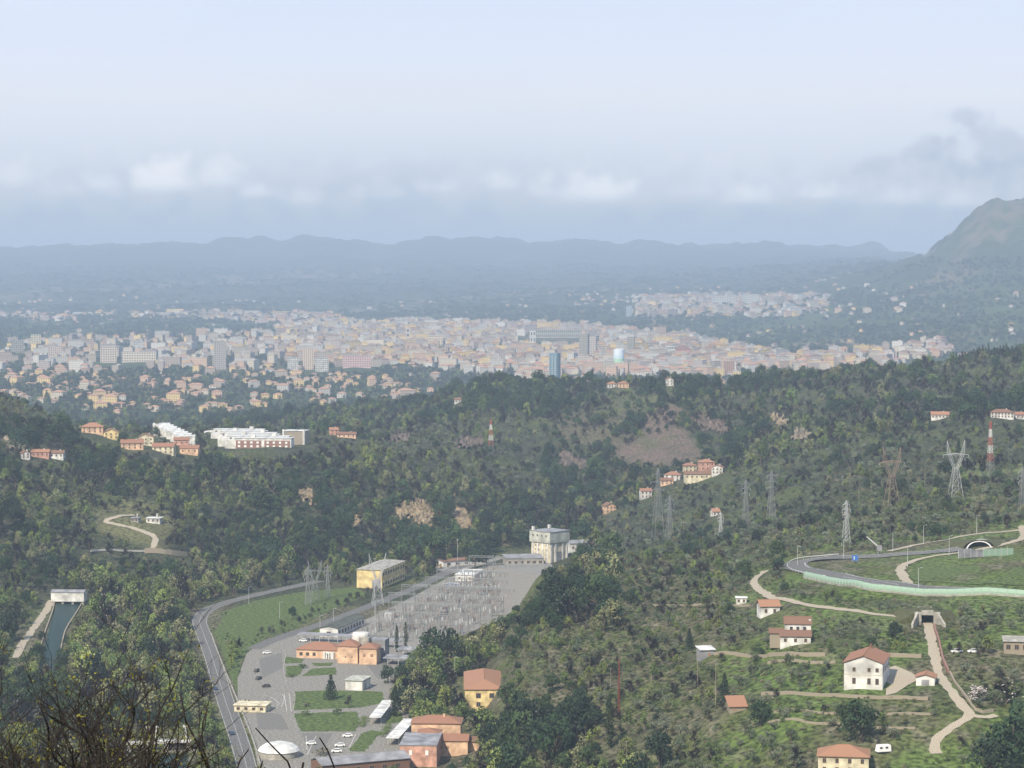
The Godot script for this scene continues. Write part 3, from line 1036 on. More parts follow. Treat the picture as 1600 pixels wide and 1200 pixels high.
# ---------------------------------------------------------------- lattice masts
func lattice(o: Node3D, m: Material, levels: Array, thick := 0.12) -> void:   # levels: [height, half width, half depth]
	for s in [[-1, -1], [1, -1], [1, 1], [-1, 1]]:
		var st := start()
		for i in levels.size() - 1:
			var a: Array = levels[i]
			var b: Array = levels[i + 1]
			tube(st, Vector3(s[0] * a[1], a[0], s[1] * a[2]), Vector3(s[0] * b[1], b[0], s[1] * b[2]), thick, thick, 4)
		part("leg", st.commit(), m, o)
	var st := start()
	for i in levels.size() - 1:
		var a: Array = levels[i]
		var b: Array = levels[i + 1]
		var n := maxi(1, int(round((b[0] - a[0]) / maxf(1.2, a[1] + b[1]))))
		for k in n:
			var ta := float(k) / n
			var tb := float(k + 1) / n
			var la := Vector3(lerpf(a[1], b[1], ta), lerpf(a[0], b[0], ta), lerpf(a[2], b[2], ta))
			var lb := Vector3(lerpf(a[1], b[1], tb), lerpf(a[0], b[0], tb), lerpf(a[2], b[2], tb))
			for z in [-1, 1]:
				tube(st, Vector3(-la.x, la.y, z * la.z), Vector3(lb.x, lb.y, z * lb.z), thick * 0.6, thick * 0.6, 3)
				tube(st, Vector3(la.x, la.y, z * la.z), Vector3(-lb.x, lb.y, z * lb.z), thick * 0.6, thick * 0.6, 3)
				tube(st, Vector3(z * la.x, la.y, -la.z), Vector3(z * lb.x, lb.y, lb.z), thick * 0.6, thick * 0.6, 3)
				tube(st, Vector3(-la.x, la.y, z * la.z), Vector3(la.x, la.y, z * la.z), thick * 0.6, thick * 0.6, 3)
	part("bracing", st.commit(), m, o)

func arm(o: Node3D, m: Material, y: float, half: float, deep := 0.5, thick := 0.1) -> void:
	var st := start()
	for z in [-deep, deep]:
		tube(st, Vector3(-half, y, 0), Vector3(0, y + 0.9, z), thick, thick, 4)
		tube(st, Vector3(half, y, 0), Vector3(0, y + 0.9, z), thick, thick, 4)
		tube(st, Vector3(-half, y, 0), Vector3(half, y, 0) + Vector3(0, 0, 0.02 * z), thick, thick, 4)
	part("crossarm", st.commit(), m, o)
	for s in [-1, 0, 1]:
		if s == 0 and half < 5.0: continue
		var it := start()
		for k in 5: tube(it, Vector3(0, -0.3 * k, 0), Vector3(0, -0.3 * k - 0.2, 0), 0.14, 0.14, 6)
		part("insulator", it.commit(), M.palesteel, o, Vector3(s * (half - 0.2), y - 0.1, 0))

func head_pylon(label: String, at: Vector3, turn: float, h: float, m: Material, group := "") -> void:
	var o := thing("lattice_pylon", label, "pylon", at, turn, group)
	lattice(o, m, [[-0.5, h * 0.11, h * 0.11], [h * 0.38, h * 0.055, h * 0.055], [h * 0.5, h * 0.035, h * 0.05]], 0.13)
	for s in [-1, 1]:
		var st := start()
		for z in [-1, 1]:
			for q in [0.0, 0.05]:
				tube(st, Vector3(s * h * (0.035 - q * 0.4), h * 0.48, z * h * 0.045), Vector3(s * h * (0.15 - q), h * 0.76, z * h * 0.03), 0.12, 0.12, 4)
				tube(st, Vector3(s * h * (0.15 - q), h * 0.76, z * h * 0.03), Vector3(s * h * 0.165, h, 0), 0.1, 0.08, 4)
		for k in 7:
			var t := k / 7.0
			tube(st, Vector3(s * h * lerpf(0.03, 0.15, t), h * lerpf(0.5, 0.76, t), h * 0.04), Vector3(s * h * lerpf(0.02, 0.10, t + 0.14), h * lerpf(0.5, 0.76, t + 0.14), -h * 0.04), 0.07, 0.07, 3)
		part("head_frame", st.commit(), m, o)
	arm(o, m, h * 0.73, h * 0.24, h * 0.035, 0.12)

func arm_pylon(label: String, at: Vector3, turn: float, h: float, m: Material, group := "") -> void:
	var o := thing("lattice_pylon", label, "pylon", at, turn, group)
	lattice(o, m, [[-0.5, h * 0.075, h * 0.075], [h * 0.6, h * 0.032, h * 0.032], [h * 0.93, h * 0.018, h * 0.018], [h, 0.06, 0.06]], 0.12)
	for k in 3: arm(o, m, h * (0.68 + 0.11 * k), h * (0.115 - 0.02 * absf(k - 1)), 0.4, 0.1)

func banded_mast(label: String, at: Vector3, h: float, wide := 0.09) -> void:
	var o := thing("banded_mast", label, "mast", at, 0.3)
	for k in 7:
		var band := Node3D.new()
		band.name = "band"
		o.add_child(band, true)
		var y0 := h * k / 7.0
		var y1 := h * (k + 1) / 7.0
		var w0 := lerpf(h * wide, 0.35, pow(k / 7.0, 0.75))
		var w1 := lerpf(h * wide, 0.35, pow((k + 1) / 7.0, 0.75))
		lattice(band, M.steel if k < 2 else (M.red if k % 2 == 0 else M.paint), [[y0 - (0.5 if k == 0 else 0.0), w0, w0], [y1, w1, w1]], 0.11)

func pole(label: String, at: Vector3, h: float, m: Material, kind := "lamp", group := "") -> void:
	var o := thing("street_lamp" if kind == "lamp" else ("flagpole" if kind == "flag" else "utility_pole"), label, "lamp" if kind == "lamp" else "pole", at, rng.randf_range(-0.4, 0.4), group)
	var st := start()
	tube(st, Vector3(0, -0.4, 0), Vector3(0, h, 0), 0.14, 0.08, 6)
	part("shaft", st.commit(), m, o)
	var hd := start()
	if kind == "lamp":
		tube(hd, Vector3(0, h - 0.1, 0), Vector3(1.1, h + 0.15, 0), 0.05, 0.05, 4)
		box(hd, Vector3(1.3, h + 0.13, 0), Vector3(0.8, 0.16, 0.32))
		part("lamp_head", hd.commit(), M.palesteel, o)
	else:
		box(hd, Vector3(0, h - 0.4, 0), Vector3(1.5, 0.12, 0.12))
		for s in [-0.6, 0.6]: tube(hd, Vector3(s, h - 0.34, 0), Vector3(s, h - 0.1, 0), 0.06, 0.06, 5)
		part("crosspiece", hd.commit(), m, o)

func car(label: String, at: Vector3, turn: float, m: Material, group := "cars parked by the plant") -> void:
	var o := thing("parked_car", label, "car", at, turn, group)
	if not M.has("car_body"):
		var st := start()
		var rings := [[-2.1, 0.35, 0.62, 0.78], [-2.0, 0.28, 0.85, 0.84], [-0.9, 0.25, 0.95, 0.86], [1.2, 0.25, 0.98, 0.86], [1.95, 0.28, 0.92, 0.84], [2.1, 0.36, 0.70, 0.78]]
		for i in rings.size() - 1:
			var lo := []
			var hi := []
			for k in [i, i + 1]:
				var r: Array = rings[k]
				var q := [Vector3(r[0], r[1], -r[3]), Vector3(r[0], r[1], r[3]), Vector3(r[0], r[2], r[3]), Vector3(r[0], r[2], -r[3])]
				if k == i: lo = q
				else: hi = q
			hull(st, lo, hi)
		M.car_body = st.commit()
		var rt := start()
		hull(rt, [Vector3(-0.62, 1.40, -0.6), Vector3(1.25, 1.40, -0.6), Vector3(1.25, 1.40, 0.6), Vector3(-0.62, 1.40, 0.6)], [Vector3(-0.5, 1.46, -0.55), Vector3(1.1, 1.46, -0.55), Vector3(1.1, 1.46, 0.55), Vector3(-0.5, 1.46, 0.55)])
		for e in [[-1.25, -0.62], [1.75, 1.25]]:
			for z in [-1, 1]: tube(rt, Vector3(e[0], 0.95, z * 0.78), Vector3(e[1], 1.41, z * 0.6), 0.06, 0.06, 4)
		M.car_top = rt.commit()
		var gl := start()
		hull(gl, [Vector3(-1.25, 0.94, -0.77), Vector3(1.75, 0.94, -0.77), Vector3(1.75, 0.94, 0.77), Vector3(-1.25, 0.94, 0.77)], [Vector3(-0.62, 1.39, -0.59), Vector3(1.25, 1.39, -0.59), Vector3(1.25, 1.39, 0.59), Vector3(-0.62, 1.39, 0.59)])
		M.car_glass = gl.commit()
		var wh := start()
		tube(wh, Vector3(0, 0, -0.1), Vector3(0, 0, 0.1), 0.32, 0.32, 12)
		for s in [-1, 1]:
			var disc := []
			for k in 12: disc.append(Vector3(cos(TAU * k / 12) * 0.32, sin(TAU * k / 12) * 0.32, 0.1 * s))
			face(wh, disc, Vector3.ZERO)
		M.car_wheel = wh.commit()
	part("body", M.car_body, m, o)
	part("roof", M.car_top, m, o)
	part("windows", M.car_glass, M.glass, o)
	for x in [-1.3, 1.35]:
		for z in [-0.78, 0.78]: part("wheel", M.car_wheel, M.rubber, o, Vector3(x, 0.32, z))

func rock_face(label: String, poly: Array, m: Material, near := 800.0, lean := 0.55, bumps := 5.0) -> void:
	# an outcrop: a faceted sheet of rock standing proud of the slope over the sighted outline
	var p := pv(poly)
	var mid := Vector2.ZERO
	for q in p: mid += q
	mid /= p.size()
	var c := spot(mid.x, mid.y, near)
	var o := thing("rock_outcrop", label, "rock", c)
	var st := start()
	var r := Rect2(p[0], Vector2.ZERO)
	for q in p: r = r.expand(q)
	var nx := maxi(4, int(r.size.x / 3.0))
	var ny := maxi(4, int(r.size.y / 2.4))
	var g := []
	for j in ny + 1:
		for i in nx + 1:
			var w := spot(r.position.x + r.size.x * i / nx, r.position.y + r.size.y * j / ny, near)
			w += Vector3(noise_b.get_noise_2d(w.x * 9.0, w.z * 5.0) * 1.4, absf(noise_b.get_noise_2d(w.x * 5.0, w.z * 5.0 + w.y * 9.0)) * bumps + 0.35, 0.6 + noise_b.get_noise_2d(w.x * 7.0 + 50.0, w.y * 20.0) * bumps)
			g.append(w - c)
	for j in ny:
		for i in nx:
			var e := Vector2(r.position.x + r.size.x * (i + 0.5) / nx, r.position.y + r.size.y * (j + 0.5) / ny)
			e += Vector2(noise_a.get_noise_2d(e.x * 40.0, e.y * 40.0), noise_a.get_noise_2d(e.y * 40.0, e.x * 40.0)) * 7.0
			if not inside(e, p): continue
			var a := j * (nx + 1) + i
			var q := [g[a], g[a + 1], g[a + nx + 2], g[a + nx + 1]]
			var tone := rng.randf_range(0.45, 1.0) * (0.75 + 0.5 * absf(noise_b.get_noise_2d(e.x * 6.0, e.y * 14.0)))
			st.set_color(Color(tone, tone * 0.97, tone * 0.92))
			face(st, [q[0], q[1], q[2]], Vector3(0, -60, -30))
			face(st, [q[0], q[2], q[3]], Vector3(0, -60, -30))
			face(st, [q[0] + Vector3(0, -2.5, -2), q[1] + Vector3(0, -2.5, -2), q[2] + Vector3(0, -2.5, -2)], Vector3(0, 90, 0))
	part("rock", st.commit(), m, o)
	var q := pv(poly)
	for i in q.size():   # only parts of it stay free of trees
		var a := mid.lerp(q[i], 0.75)
		var b := mid.lerp(q[(i + 1) % q.size()], 0.6)
		if i % 2 == 0: clear_view([mid.x, mid.y, a.x, a.y, b.x, b.y], -c.z + 25.0)

# ---------------------------------------------------------------- the town on the plain
var towers := []
func near_tower(at: Vector3) -> bool:
	for t in towers:
		if absf(at.x - t.x) < t.y and -at.z < -t.z + t.y and -at.z > -t.z - t.y * 6.0: return true
	return false

const TOWN := [
	[0.72, [430, 514, 640, 505, 760, 506, 900, 512, 1010, 519, 1180, 546, 1250, 562, 1150, 594, 1000, 590, 870, 598, 740, 587, 640, 574, 520, 577, 430, 562]],
	[0.75, [1180, 562, 1360, 548, 1470, 533, 1490, 556, 1380, 572, 1250, 582]],
	[0.27, [0, 536, 430, 521, 430, 577, 300, 582, 0, 592]],
	[0.32, [0, 586, 330, 580, 660, 592, 650, 622, 340, 648, 120, 640, 0, 622]],
	[0.30, [990, 468, 1060, 462, 1300, 464, 1310, 488, 1180, 500, 1000, 497]],
	[0.07, [880, 458, 1000, 462, 1000, 492, 900, 480]],
	[0.24, [270, 487, 520, 491, 560, 512, 280, 499]],
	[0.16, [0, 492, 270, 492, 270, 500, 0, 502]],
	[0.022, [1290, 420, 1600, 400, 1600, 520, 1300, 510]],
]
var town_polys := []
func town_density(m: Vector2) -> float:
	if town_polys.is_empty():
		for t in TOWN: town_polys.append([t[0], pv(t[1])])
	for t in town_polys:
		if inside(m, t[1]): return t[0]
	return 0.012

const WALLS := [Color(0.42, 0.37, 0.31), Color(0.50, 0.45, 0.37), Color(0.50, 0.36, 0.27), Color(0.45, 0.44, 0.42), Color(0.60, 0.46, 0.23), Color(0.34, 0.29, 0.25), Color(0.54, 0.52, 0.49), Color(0.38, 0.33, 0.31)]
const WALL_WORDS := ["beige", "cream", "pink", "pale grey", "ochre yellow", "brown", "off-white", "dusky rose"]

func tinge(st: SurfaceTool, c: Color) -> void:
	st.set_color(c)

func town_meshes() -> Array:   # [wall, roof, windows, w, dp, h] for each type
	var out := []
	for t in [["house", 12.0, 10.0, 6.5], ["block", 22.0, 13.0, 17.0], ["palace", 20.0, 15.0, 13.0], ["slab", 34.0, 13.0, 20.0], ["shed", 60.0, 30.0, 8.0]]:
		var w: float = t[1]
		var dp: float = t[2]
		var h: float = t[3]
		var sw := start()
		var sr := start()
		var sg := start()
		tinge(sw, Color.WHITE)
		box(sw, Vector3(0, h / 2 - 2, 0), Vector3(w, h + 4, dp))
		var tile := Color(0.58, 0.42, 0.35)
		if t[0] in ["house", "palace"]:
			tinge(sr, tile)
			var a := w / 2 + 0.5
			var b := dp / 2 + 0.5
			var r := h + dp * 0.2
			var e := h + 0.02
			for q in [[Vector3(-a, e, b), Vector3(a, e, b), Vector3(a - b, r, 0), Vector3(b - a, r, 0)], [Vector3(a, e, -b), Vector3(-a, e, -b), Vector3(b - a, r, 0), Vector3(a - b, r, 0)], [Vector3(a, e, b), Vector3(a, e, -b), Vector3(a - b, r, 0)], [Vector3(-a, e, -b), Vector3(-a, e, b), Vector3(b - a, r, 0)], [Vector3(-a, e, b), Vector3(a, e, b), Vector3(a, e, -b), Vector3(-a, e, -b)]]: face(sr, q, Vector3(0, e + 0.3, 0))
		else:
			tinge(sr, Color(0.72, 0.70, 0.68))
			box(sr, Vector3(0, h + 0.25, 0), Vector3(w + 0.6, 0.5, dp + 0.6))
			if t[0] != "shed": box(sr, Vector3(w * 0.15, h + 1.7, 0), Vector3(5, 2.4, 5))
		tinge(sg, Color(0.22, 0.22, 0.24))
		var rows := maxi(1, int(h / 3.1))
		if t[0] != "shed":
			for r in rows:
				for c in int(w / 3.2):
					for s in [-1, 1]: box(sg, Vector3((c + 0.5) * w / int(w / 3.2) - w / 2, (r + 0.55) * h / rows, s * (dp / 2)), Vector3(1.3, 1.5, 0.12))
				for c in int(dp / 3.6):
					for s in [-1, 1]: box(sg, Vector3(s * (w / 2), (r + 0.55) * h / rows, (c + 0.5) * dp / int(dp / 3.6) - dp / 2), Vector3(0.12, 1.5, 1.3))
		else:
			for c in 6: box(sg, Vector3((c + 0.5) * 10.0 - 30.0, 4.6, dp / 2), Vector3(5.0, 1.4, 0.12))
		out.append([sw.commit(), sr.commit(), sg.commit(), w, dp, h, t[0]])
	return out

func build_town() -> void:
	var types := town_meshes()
	var tints := []
	for c in WALLS:
		var m: StandardMaterial3D = M.town.duplicate()
		m.albedo_color = lin(c.r, c.g, c.b)
		tints.append(m)
	var roofs: StandardMaterial3D = M.town.duplicate()
	roofs.albedo_color = lin(0.55, 0.52, 0.49)
	var tiles: StandardMaterial3D = M.town.duplicate()
	tiles.albedo_color = lin(0.62, 0.50, 0.42)
	var places := []
	var taken := {}
	for i in 34000:
		var d := sqrt(rng.randf_range(3450.0 * 3450.0, 11500.0 * 11500.0))
		var b := rng.randf_range(-0.209, 0.209)
		var at := Vector3(b * d, ground(b * d, d), -d)
		var m := marks(at)
		var dens := town_density(m)
		if d > 9000.0 and m.x > 880.0 and m.y > 400.0: dens *= 1.6
		var nn := noise_b.get_noise_2d(at.x * 0.35, d * 0.2)
		if rng.randf() > dens * (clampf(1.0 + nn * 1.6, 0.1, 1.6) if dens > 0.4 else clampf(0.7 + nn * 4.5, 0.02, 2.6)): continue
		if near_tower(at) or at.y > (95.0 if b > 0.14 else 150.0): continue
		var cell := Vector2i(int(at.x / 25.0), int(d / 25.0))
		if taken.has(cell): continue
		taken[cell] = true
		places.append([d, at, m, dens])
	places.sort_custom(func(p, q): return p[0] < q[0])
	var count := {"house": 0, "block": 0}
	var mass := {}
	for p in places:
		var d: float = p[0]
		var m: Vector2 = p[2]
		var roll := rng.randf()
		var t := 0
		if p[3] > 0.7 and m.y > 500.0 and m.x < 1182.0: t = 0 if roll < 0.12 else (2 if roll < 0.66 else (1 if roll < 0.92 else 3))
		elif p[3] > 0.28 and m.y < 583.0: t = 0 if roll < 0.35 else (2 if roll < 0.75 else (1 if roll < 0.9 else 3))
		elif m.y > 583.0: t = 0 if roll < 0.85 else 2
		elif p[3] > 0.235 and m.y > 520.0: t = 0 if roll < 0.25 else (2 if roll < 0.45 else (1 if roll < 0.8 else 3))
		elif p[3] > 0.15: t = 4 if roll < 0.42 else 2
		if m.x > 1290.0 and m.y < 520.0: t = 0 if roll < 0.85 else 2
		var turn := rng.randf_range(-0.35, 0.35) + (PI / 2 if rng.randf() < 0.4 else 0.0) + noise_c.get_noise_2d(m.x, m.y) * 1.5
		var s := Vector3(rng.randf_range(0.75, 1.25), rng.randf_range(0.75, 1.2), rng.randf_range(0.8, 1.2))
		if d > 7500.0: s *= 1.15
		var wall := rng.randi() % WALLS.size()
		if m.y > 583.0 and m.x < 700.0 and rng.randf() < 0.6: wall = [4, 2, 1, 4][rng.randi() % 4]
		var family := "house" if t == 0 else "block"
		if count[family] < 280 and m.x > 2 and m.x < 1598 and t != 4:
			count[family] += 1
			var word: String = WALL_WORDS[wall]
			var o: Node3D
			if t == 0: o = thing("town_house", "small %s house with tiled roof on the town's near edge" % word, "house", p[1], turn, "%s houses on the near edge of the town" % word)
			elif t == 2: o = thing("town_building", "%s mid-rise town building with hipped tiled roof" % word, "building", p[1], turn, "%s tiled buildings of the town" % word)
			else: o = thing("apartment_block", "%s flat-roofed apartment block standing in the town" % word, "building", p[1], turn, "%s flat-roofed blocks of the town" % word)
			o.scale = s
			part("wall", types[t][0], tints[wall], o)
			part("roof", types[t][1], tiles if t in [0, 2] else roofs, o)
			part("windows", types[t][2], roofs, o).set_meta("kind", "stuff")
			continue
		if not mass.has(t): mass[t] = []
		var c: Color = WALLS[wall] * rng.randf_range(0.9, 1.1)
		mass[t].append([Transform3D(Basis(Vector3.UP, turn).scaled_local(s), p[1]), c])
	var o := Node3D.new()
	o.name = numbered("distant_town")
	add_child(o)
	tag(o, "far rows of pale houses and blocks spreading over the hazy plain", "town", "", "stuff")
	for t in mass:
		var mi := MultiMeshInstance3D.new()
		mi.name = "buildings"
		var st := SurfaceTool.new()
		for k in 3: st.append_from(types[t][k], 0, Transform3D.IDENTITY)
		var mesh := st.commit()
		mesh.surface_set_material(0, M.town)
		mi.multimesh = copies(mass[t], mesh)
		o.add_child(mi, true)

func landmark(called: String, label: String, u: float, v: float, wide: float, tall: float, wm: Material, rows: int, cols: int, roof := "flat", deep := 0.7, turn := 0.2, rm: Material = null) -> Node3D:
	var at := spot(u, v, 3300.0)
	var k := -at.z / FOCAL
	var w := wide * k / (cos(turn) + deep * absf(sin(turn)))
	var dp := w * deep
	var h := tall * k
	at = deck(at, dp)
	var o := house(called, label, "building", at, turn, w, dp, h, roof, dp * 0.22, wm, rm if rm else (M.greyroof if roof == "flat" else M.tile_old), "", 6.0)
	for side in ["front", "right" if turn < 0 else "left"]:
		var n := cols if side == "front" else maxi(2, int(cols * deep))
		var span := w if side == "front" else dp
		for r in rows:
			var st := start()
			for c in n: box(st, Vector3((c + 0.5) / n * span - span / 2, 0, 0), Vector3(span / n * 0.5, h / rows * 0.5, 0.5))
			var y := (r + 0.55) * h / rows
			var wr: MeshInstance3D
			if side == "front": wr = part("window_row", st.commit(), M.glass, o, Vector3(0, y, dp / 2 - 0.1))
			else: wr = part("window_row", st.commit(), M.glass, o, Vector3((w / 2 - 0.1) * (1 if side == "right" else -1), y, 0), PI / 2)
			wr.set_meta("kind", "stuff")
	towers.append(Vector3(at.x, maxf(w, dp) * 0.75 + 6.0, at.z))
	return o

func build_landmarks() -> void:
	landmark("tower_block", "tall grey tower block with pale top alone among trees", 343, 578, 20, 45, stuffed(0.42, 0.39, 0.37), 15, 6)
	var blue := landmark("glass_tower", "slim blue glass tower rising behind the wooded crest", 867, 600, 18, 48, stuffed(0.16, 0.28, 0.36, 0.35), 16, 5, "flat", 0.8, -0.5)
	var st := start()
	for s in [-0.3, 0.0, 0.3]: box(st, Vector3(s * 20, 24, 0), Vector3(1.0, 52, 0.6))
	part("stripe", st.commit(), M.palesteel, blue, Vector3(0, 0, 10.4))
	var at := spot(967, 580, 3300.0)
	var g := thing("gas_holder", "round storage tank painted blue white and green in bands", "tank", at)
	var k := -at.z / FOCAL
	var cols := [[0, 14, Color(0.22, 0.42, 0.22)], [14, 20, Color(0.35, 0.55, 0.40)], [20, 25, Color(0.50, 0.62, 0.72)], [25, 34, Color(0.62, 0.70, 0.78)]]
	for c in cols:
		var b := start()
		lathe(b, [[8.5 * k, c[0] * k - (6.0 if c[0] == 0 else 0.0)], [8.5 * k, c[1] * k]], 28)
		part("band", b.commit(), stuffed(c[2].r, c[2].g, c[2].b, 0.6), g)
	var cap := start()
	lathe(cap, [[8.6 * k, 34 * k], [6 * k, 35.2 * k], [0.0, 35.6 * k]], 28)
	part("cap", cap.commit(), M.paleroof, g)
	towers.append(Vector3(at.x, 9.0 * k + 12.0, at.z))
	landmark("tower_block", "pale grey tower block with a lower darker twin beside it", 913, 559, 16, 37, M.concrete, 12, 5, "flat", 0.7, -0.3)
	landmark("tower_block", "lower darker tower block set against a paler twin", 927, 557, 13, 32, stuffed(0.46, 0.40, 0.37), 11, 4, "flat", 0.7, -0.3)
	landmark("tower_block", "square grey tower behind the round painted tank", 986, 556, 12, 30, M.concrete, 9, 4, "flat", 0.8, -0.2)
	landmark("apartment_block", "white block left of the cream slab towers", 457, 580, 18, 21, M.white, 7, 5)
	landmark("tower_block", "tall cream slab tower between two white blocks", 481, 578, 18, 34, stuffed(0.64, 0.52, 0.42), 11, 5)
	landmark("apartment_block", "pale block joined to the tall cream slab tower", 502, 581, 22, 22, M.white, 7, 6)
	landmark("apartment_block", "long pinkish block with white balcony bands and plinth", 557, 574, 45, 18, stuffed(0.58, 0.40, 0.38), 5, 12, "flat", 0.3, 0.1)
	landmark("apartment_block", "pale stepped block beside dark trees on the plain", 26, 551, 22, 19, M.concrete, 6, 6)
	landmark("tower_block", "cream tower block with taller yellow upper part", 55, 545, 17, 22, M.cream, 7, 4)
	landmark("apartment_block", "pink-grey block with three brown stair towers", 85, 559, 24, 18, stuffed(0.56, 0.45, 0.40), 6, 7)
	landmark("apartment_block", "beige corner block rising from dark tree clumps", 168, 567, 28, 26, stuffed(0.58, 0.50, 0.42), 7, 7)
	landmark("apartment_block", "long beige terrace block behind the park trees", 216, 566, 55, 16, stuffed(0.60, 0.53, 0.45), 4, 14, "flat", 0.3, 0.1)
	landmark("apartment_block", "white square block with pale roof in the town", 216, 548, 17, 14, M.white, 4, 5)
	landmark("tower_block", "slender brown tower with a mate close by", 144, 549, 6, 20, stuffed(0.46, 0.34, 0.30), 6, 2)
	landmark("tower_block", "slender brown tower, the taller of the close pair", 164, 546, 6, 22, stuffed(0.46, 0.34, 0.30), 7, 2)
	landmark("long_hall", "very long pale flat building along the town's far edge", 868, 528, 82, 13, M.concrete, 2, 26, "flat", 0.15, 0.0)
	landmark("white_slab", "narrow white slab tower on the town's skyline", 832, 536, 10, 19, M.white, 2, 2)
	landmark("apartment_block", "bright yellow block behind the crest trees", 1102, 582, 17, 12, M.yellow, 4, 5)
	landmark("tower_block", "brown brick tower beside a slim white chimney", 1142, 586, 20, 22, stuffed(0.42, 0.26, 0.20), 7, 5)
	landmark("palace", "pale civic palace with flat roof in the old town", 680, 540, 24, 16, stuffed(0.66, 0.55, 0.42), 4, 6)
	landmark("stone_tower", "square beige stone tower in the old town", 637, 535, 7, 22, stuffed(0.52, 0.45, 0.38), 3, 1)
	landmark("apartment_block", "wide yellow-ochre block in the old town", 655, 541, 18, 14, stuffed(0.62, 0.47, 0.28), 4, 5)
	landmark("apartment_block", "white hillside blocks standing out in the far suburb", 1126, 478, 26, 13, M.white, 4, 6)
	landmark("apartment_block", "white tall block in the far suburb", 1144, 474, 9, 12, M.white, 4, 2)
	landmark("apartment_block", "white wide block under the far green hill", 1174, 474, 26, 13, M.white, 4, 7)
	landmark("apartment_block", "grey block alone below the far suburb", 983, 494, 9, 16, stuffed(0.35, 0.40, 0.45), 5, 2)
	landmark("red_hall", "large dusty red hall with low roof", 1067, 556, 22, 13, stuffed(0.50, 0.25, 0.22), 2, 6, "hip")
	landmark("white_dome_hall", "white hall with rounded windows by the red hall", 1048, 553, 16, 12, M.white, 2, 4)
	at = spot(585, 541, 3300.0)
	k = -at.z / FOCAL
	var ch := house("domed_church", "cream church with round dome over the old roofs", "church", deck(at, 22), 0.2, 26 * k, 18 * k, 10 * k, "flat", 0, stuffed(0.62, 0.54, 0.44), M.tile_old, "", 6.0)
	var dm := start()
	lathe(dm, [[5.2 * k, 10 * k], [5.2 * k, 15 * k], [4.6 * k, 18 * k], [3 * k, 20.5 * k], [1 * k, 21.6 * k], [1 * k, 24 * k], [0.0, 26 * k]], 20)
	part("dome", dm.commit(), M.concrete, ch)
	towers.append(Vector3(at.x, 14 * k + 10, at.z))
	at = spot(391, 549, 3300.0)
	k = -at.z / FOCAL
	var bt := thing("bell_tower", "slim brick bell tower with pointed top over the roofs", "tower", at, 0.3)
	var sb := start()
	box(sb, Vector3(0, 9 * k, 0), Vector3(5.5 * k, 22 * k, 5.5 * k))
	part("shaft", sb.commit(), stuffed(0.46, 0.35, 0.29), bt)
	var sp := start()
	lathe(sp, [[3.4 * k, 20 * k], [0.0, 30 * k]], 4)
	part("spire", sp.commit(), M.tile_old, bt)
	at = spot(1149, 588, 3300.0)
	k = -at.z / FOCAL
	var cn := thing("chimney_stack", "slim white chimney beside the brown brick tower", "chimney", at)
	var cs := start()
	lathe(cs, [[1.5 * k, -6.0], [1.0 * k, 22 * k], [1.2 * k, 22.4 * k], [0.0, 22.5 * k]], 12)
	part("stack", cs.commit(), M.white, cn)

# ---------------------------------------------------------------- hamlets and houses on the ridges
func small_house(u: float, v: float, wide: float, tall: float, roof: String, wm: Material, rm: Material, label: String, turn := 0.15, deep := 0.7, near := 1500.0, cols := 3, rows := 2) -> Node3D:
	var at := spot(u, v, near)
	var k := -at.z / FOCAL
	var w := wide * k / (cos(turn) + 0.3 * absf(sin(turn)))
	var dp := maxf(7.0, w * deep)
	var h := tall * k
	var o := house("house", label, "house", deck(at, dp), turn, w, dp, h, roof, (dp if roof != "gable_z" else w) * 0.26, wm, rm, "", 4.0)
	row_of_windows(o, "front", cols, rows, w, dp, h, 0.9, 1.3)
	row_of_windows(o, "left" if turn > 0.15 else "right", 2, rows, w, dp, h, 0.9, 1.3)
	chimney(o, Vector3(w * 0.2, h + dp * 0.16, 0))
	clear_view([u - wide / 2, v - tall * 1.7, u + wide / 2, v - tall * 1.7, u + wide / 2, v + 1, u - wide / 2, v + 1], -at.z)
	return o

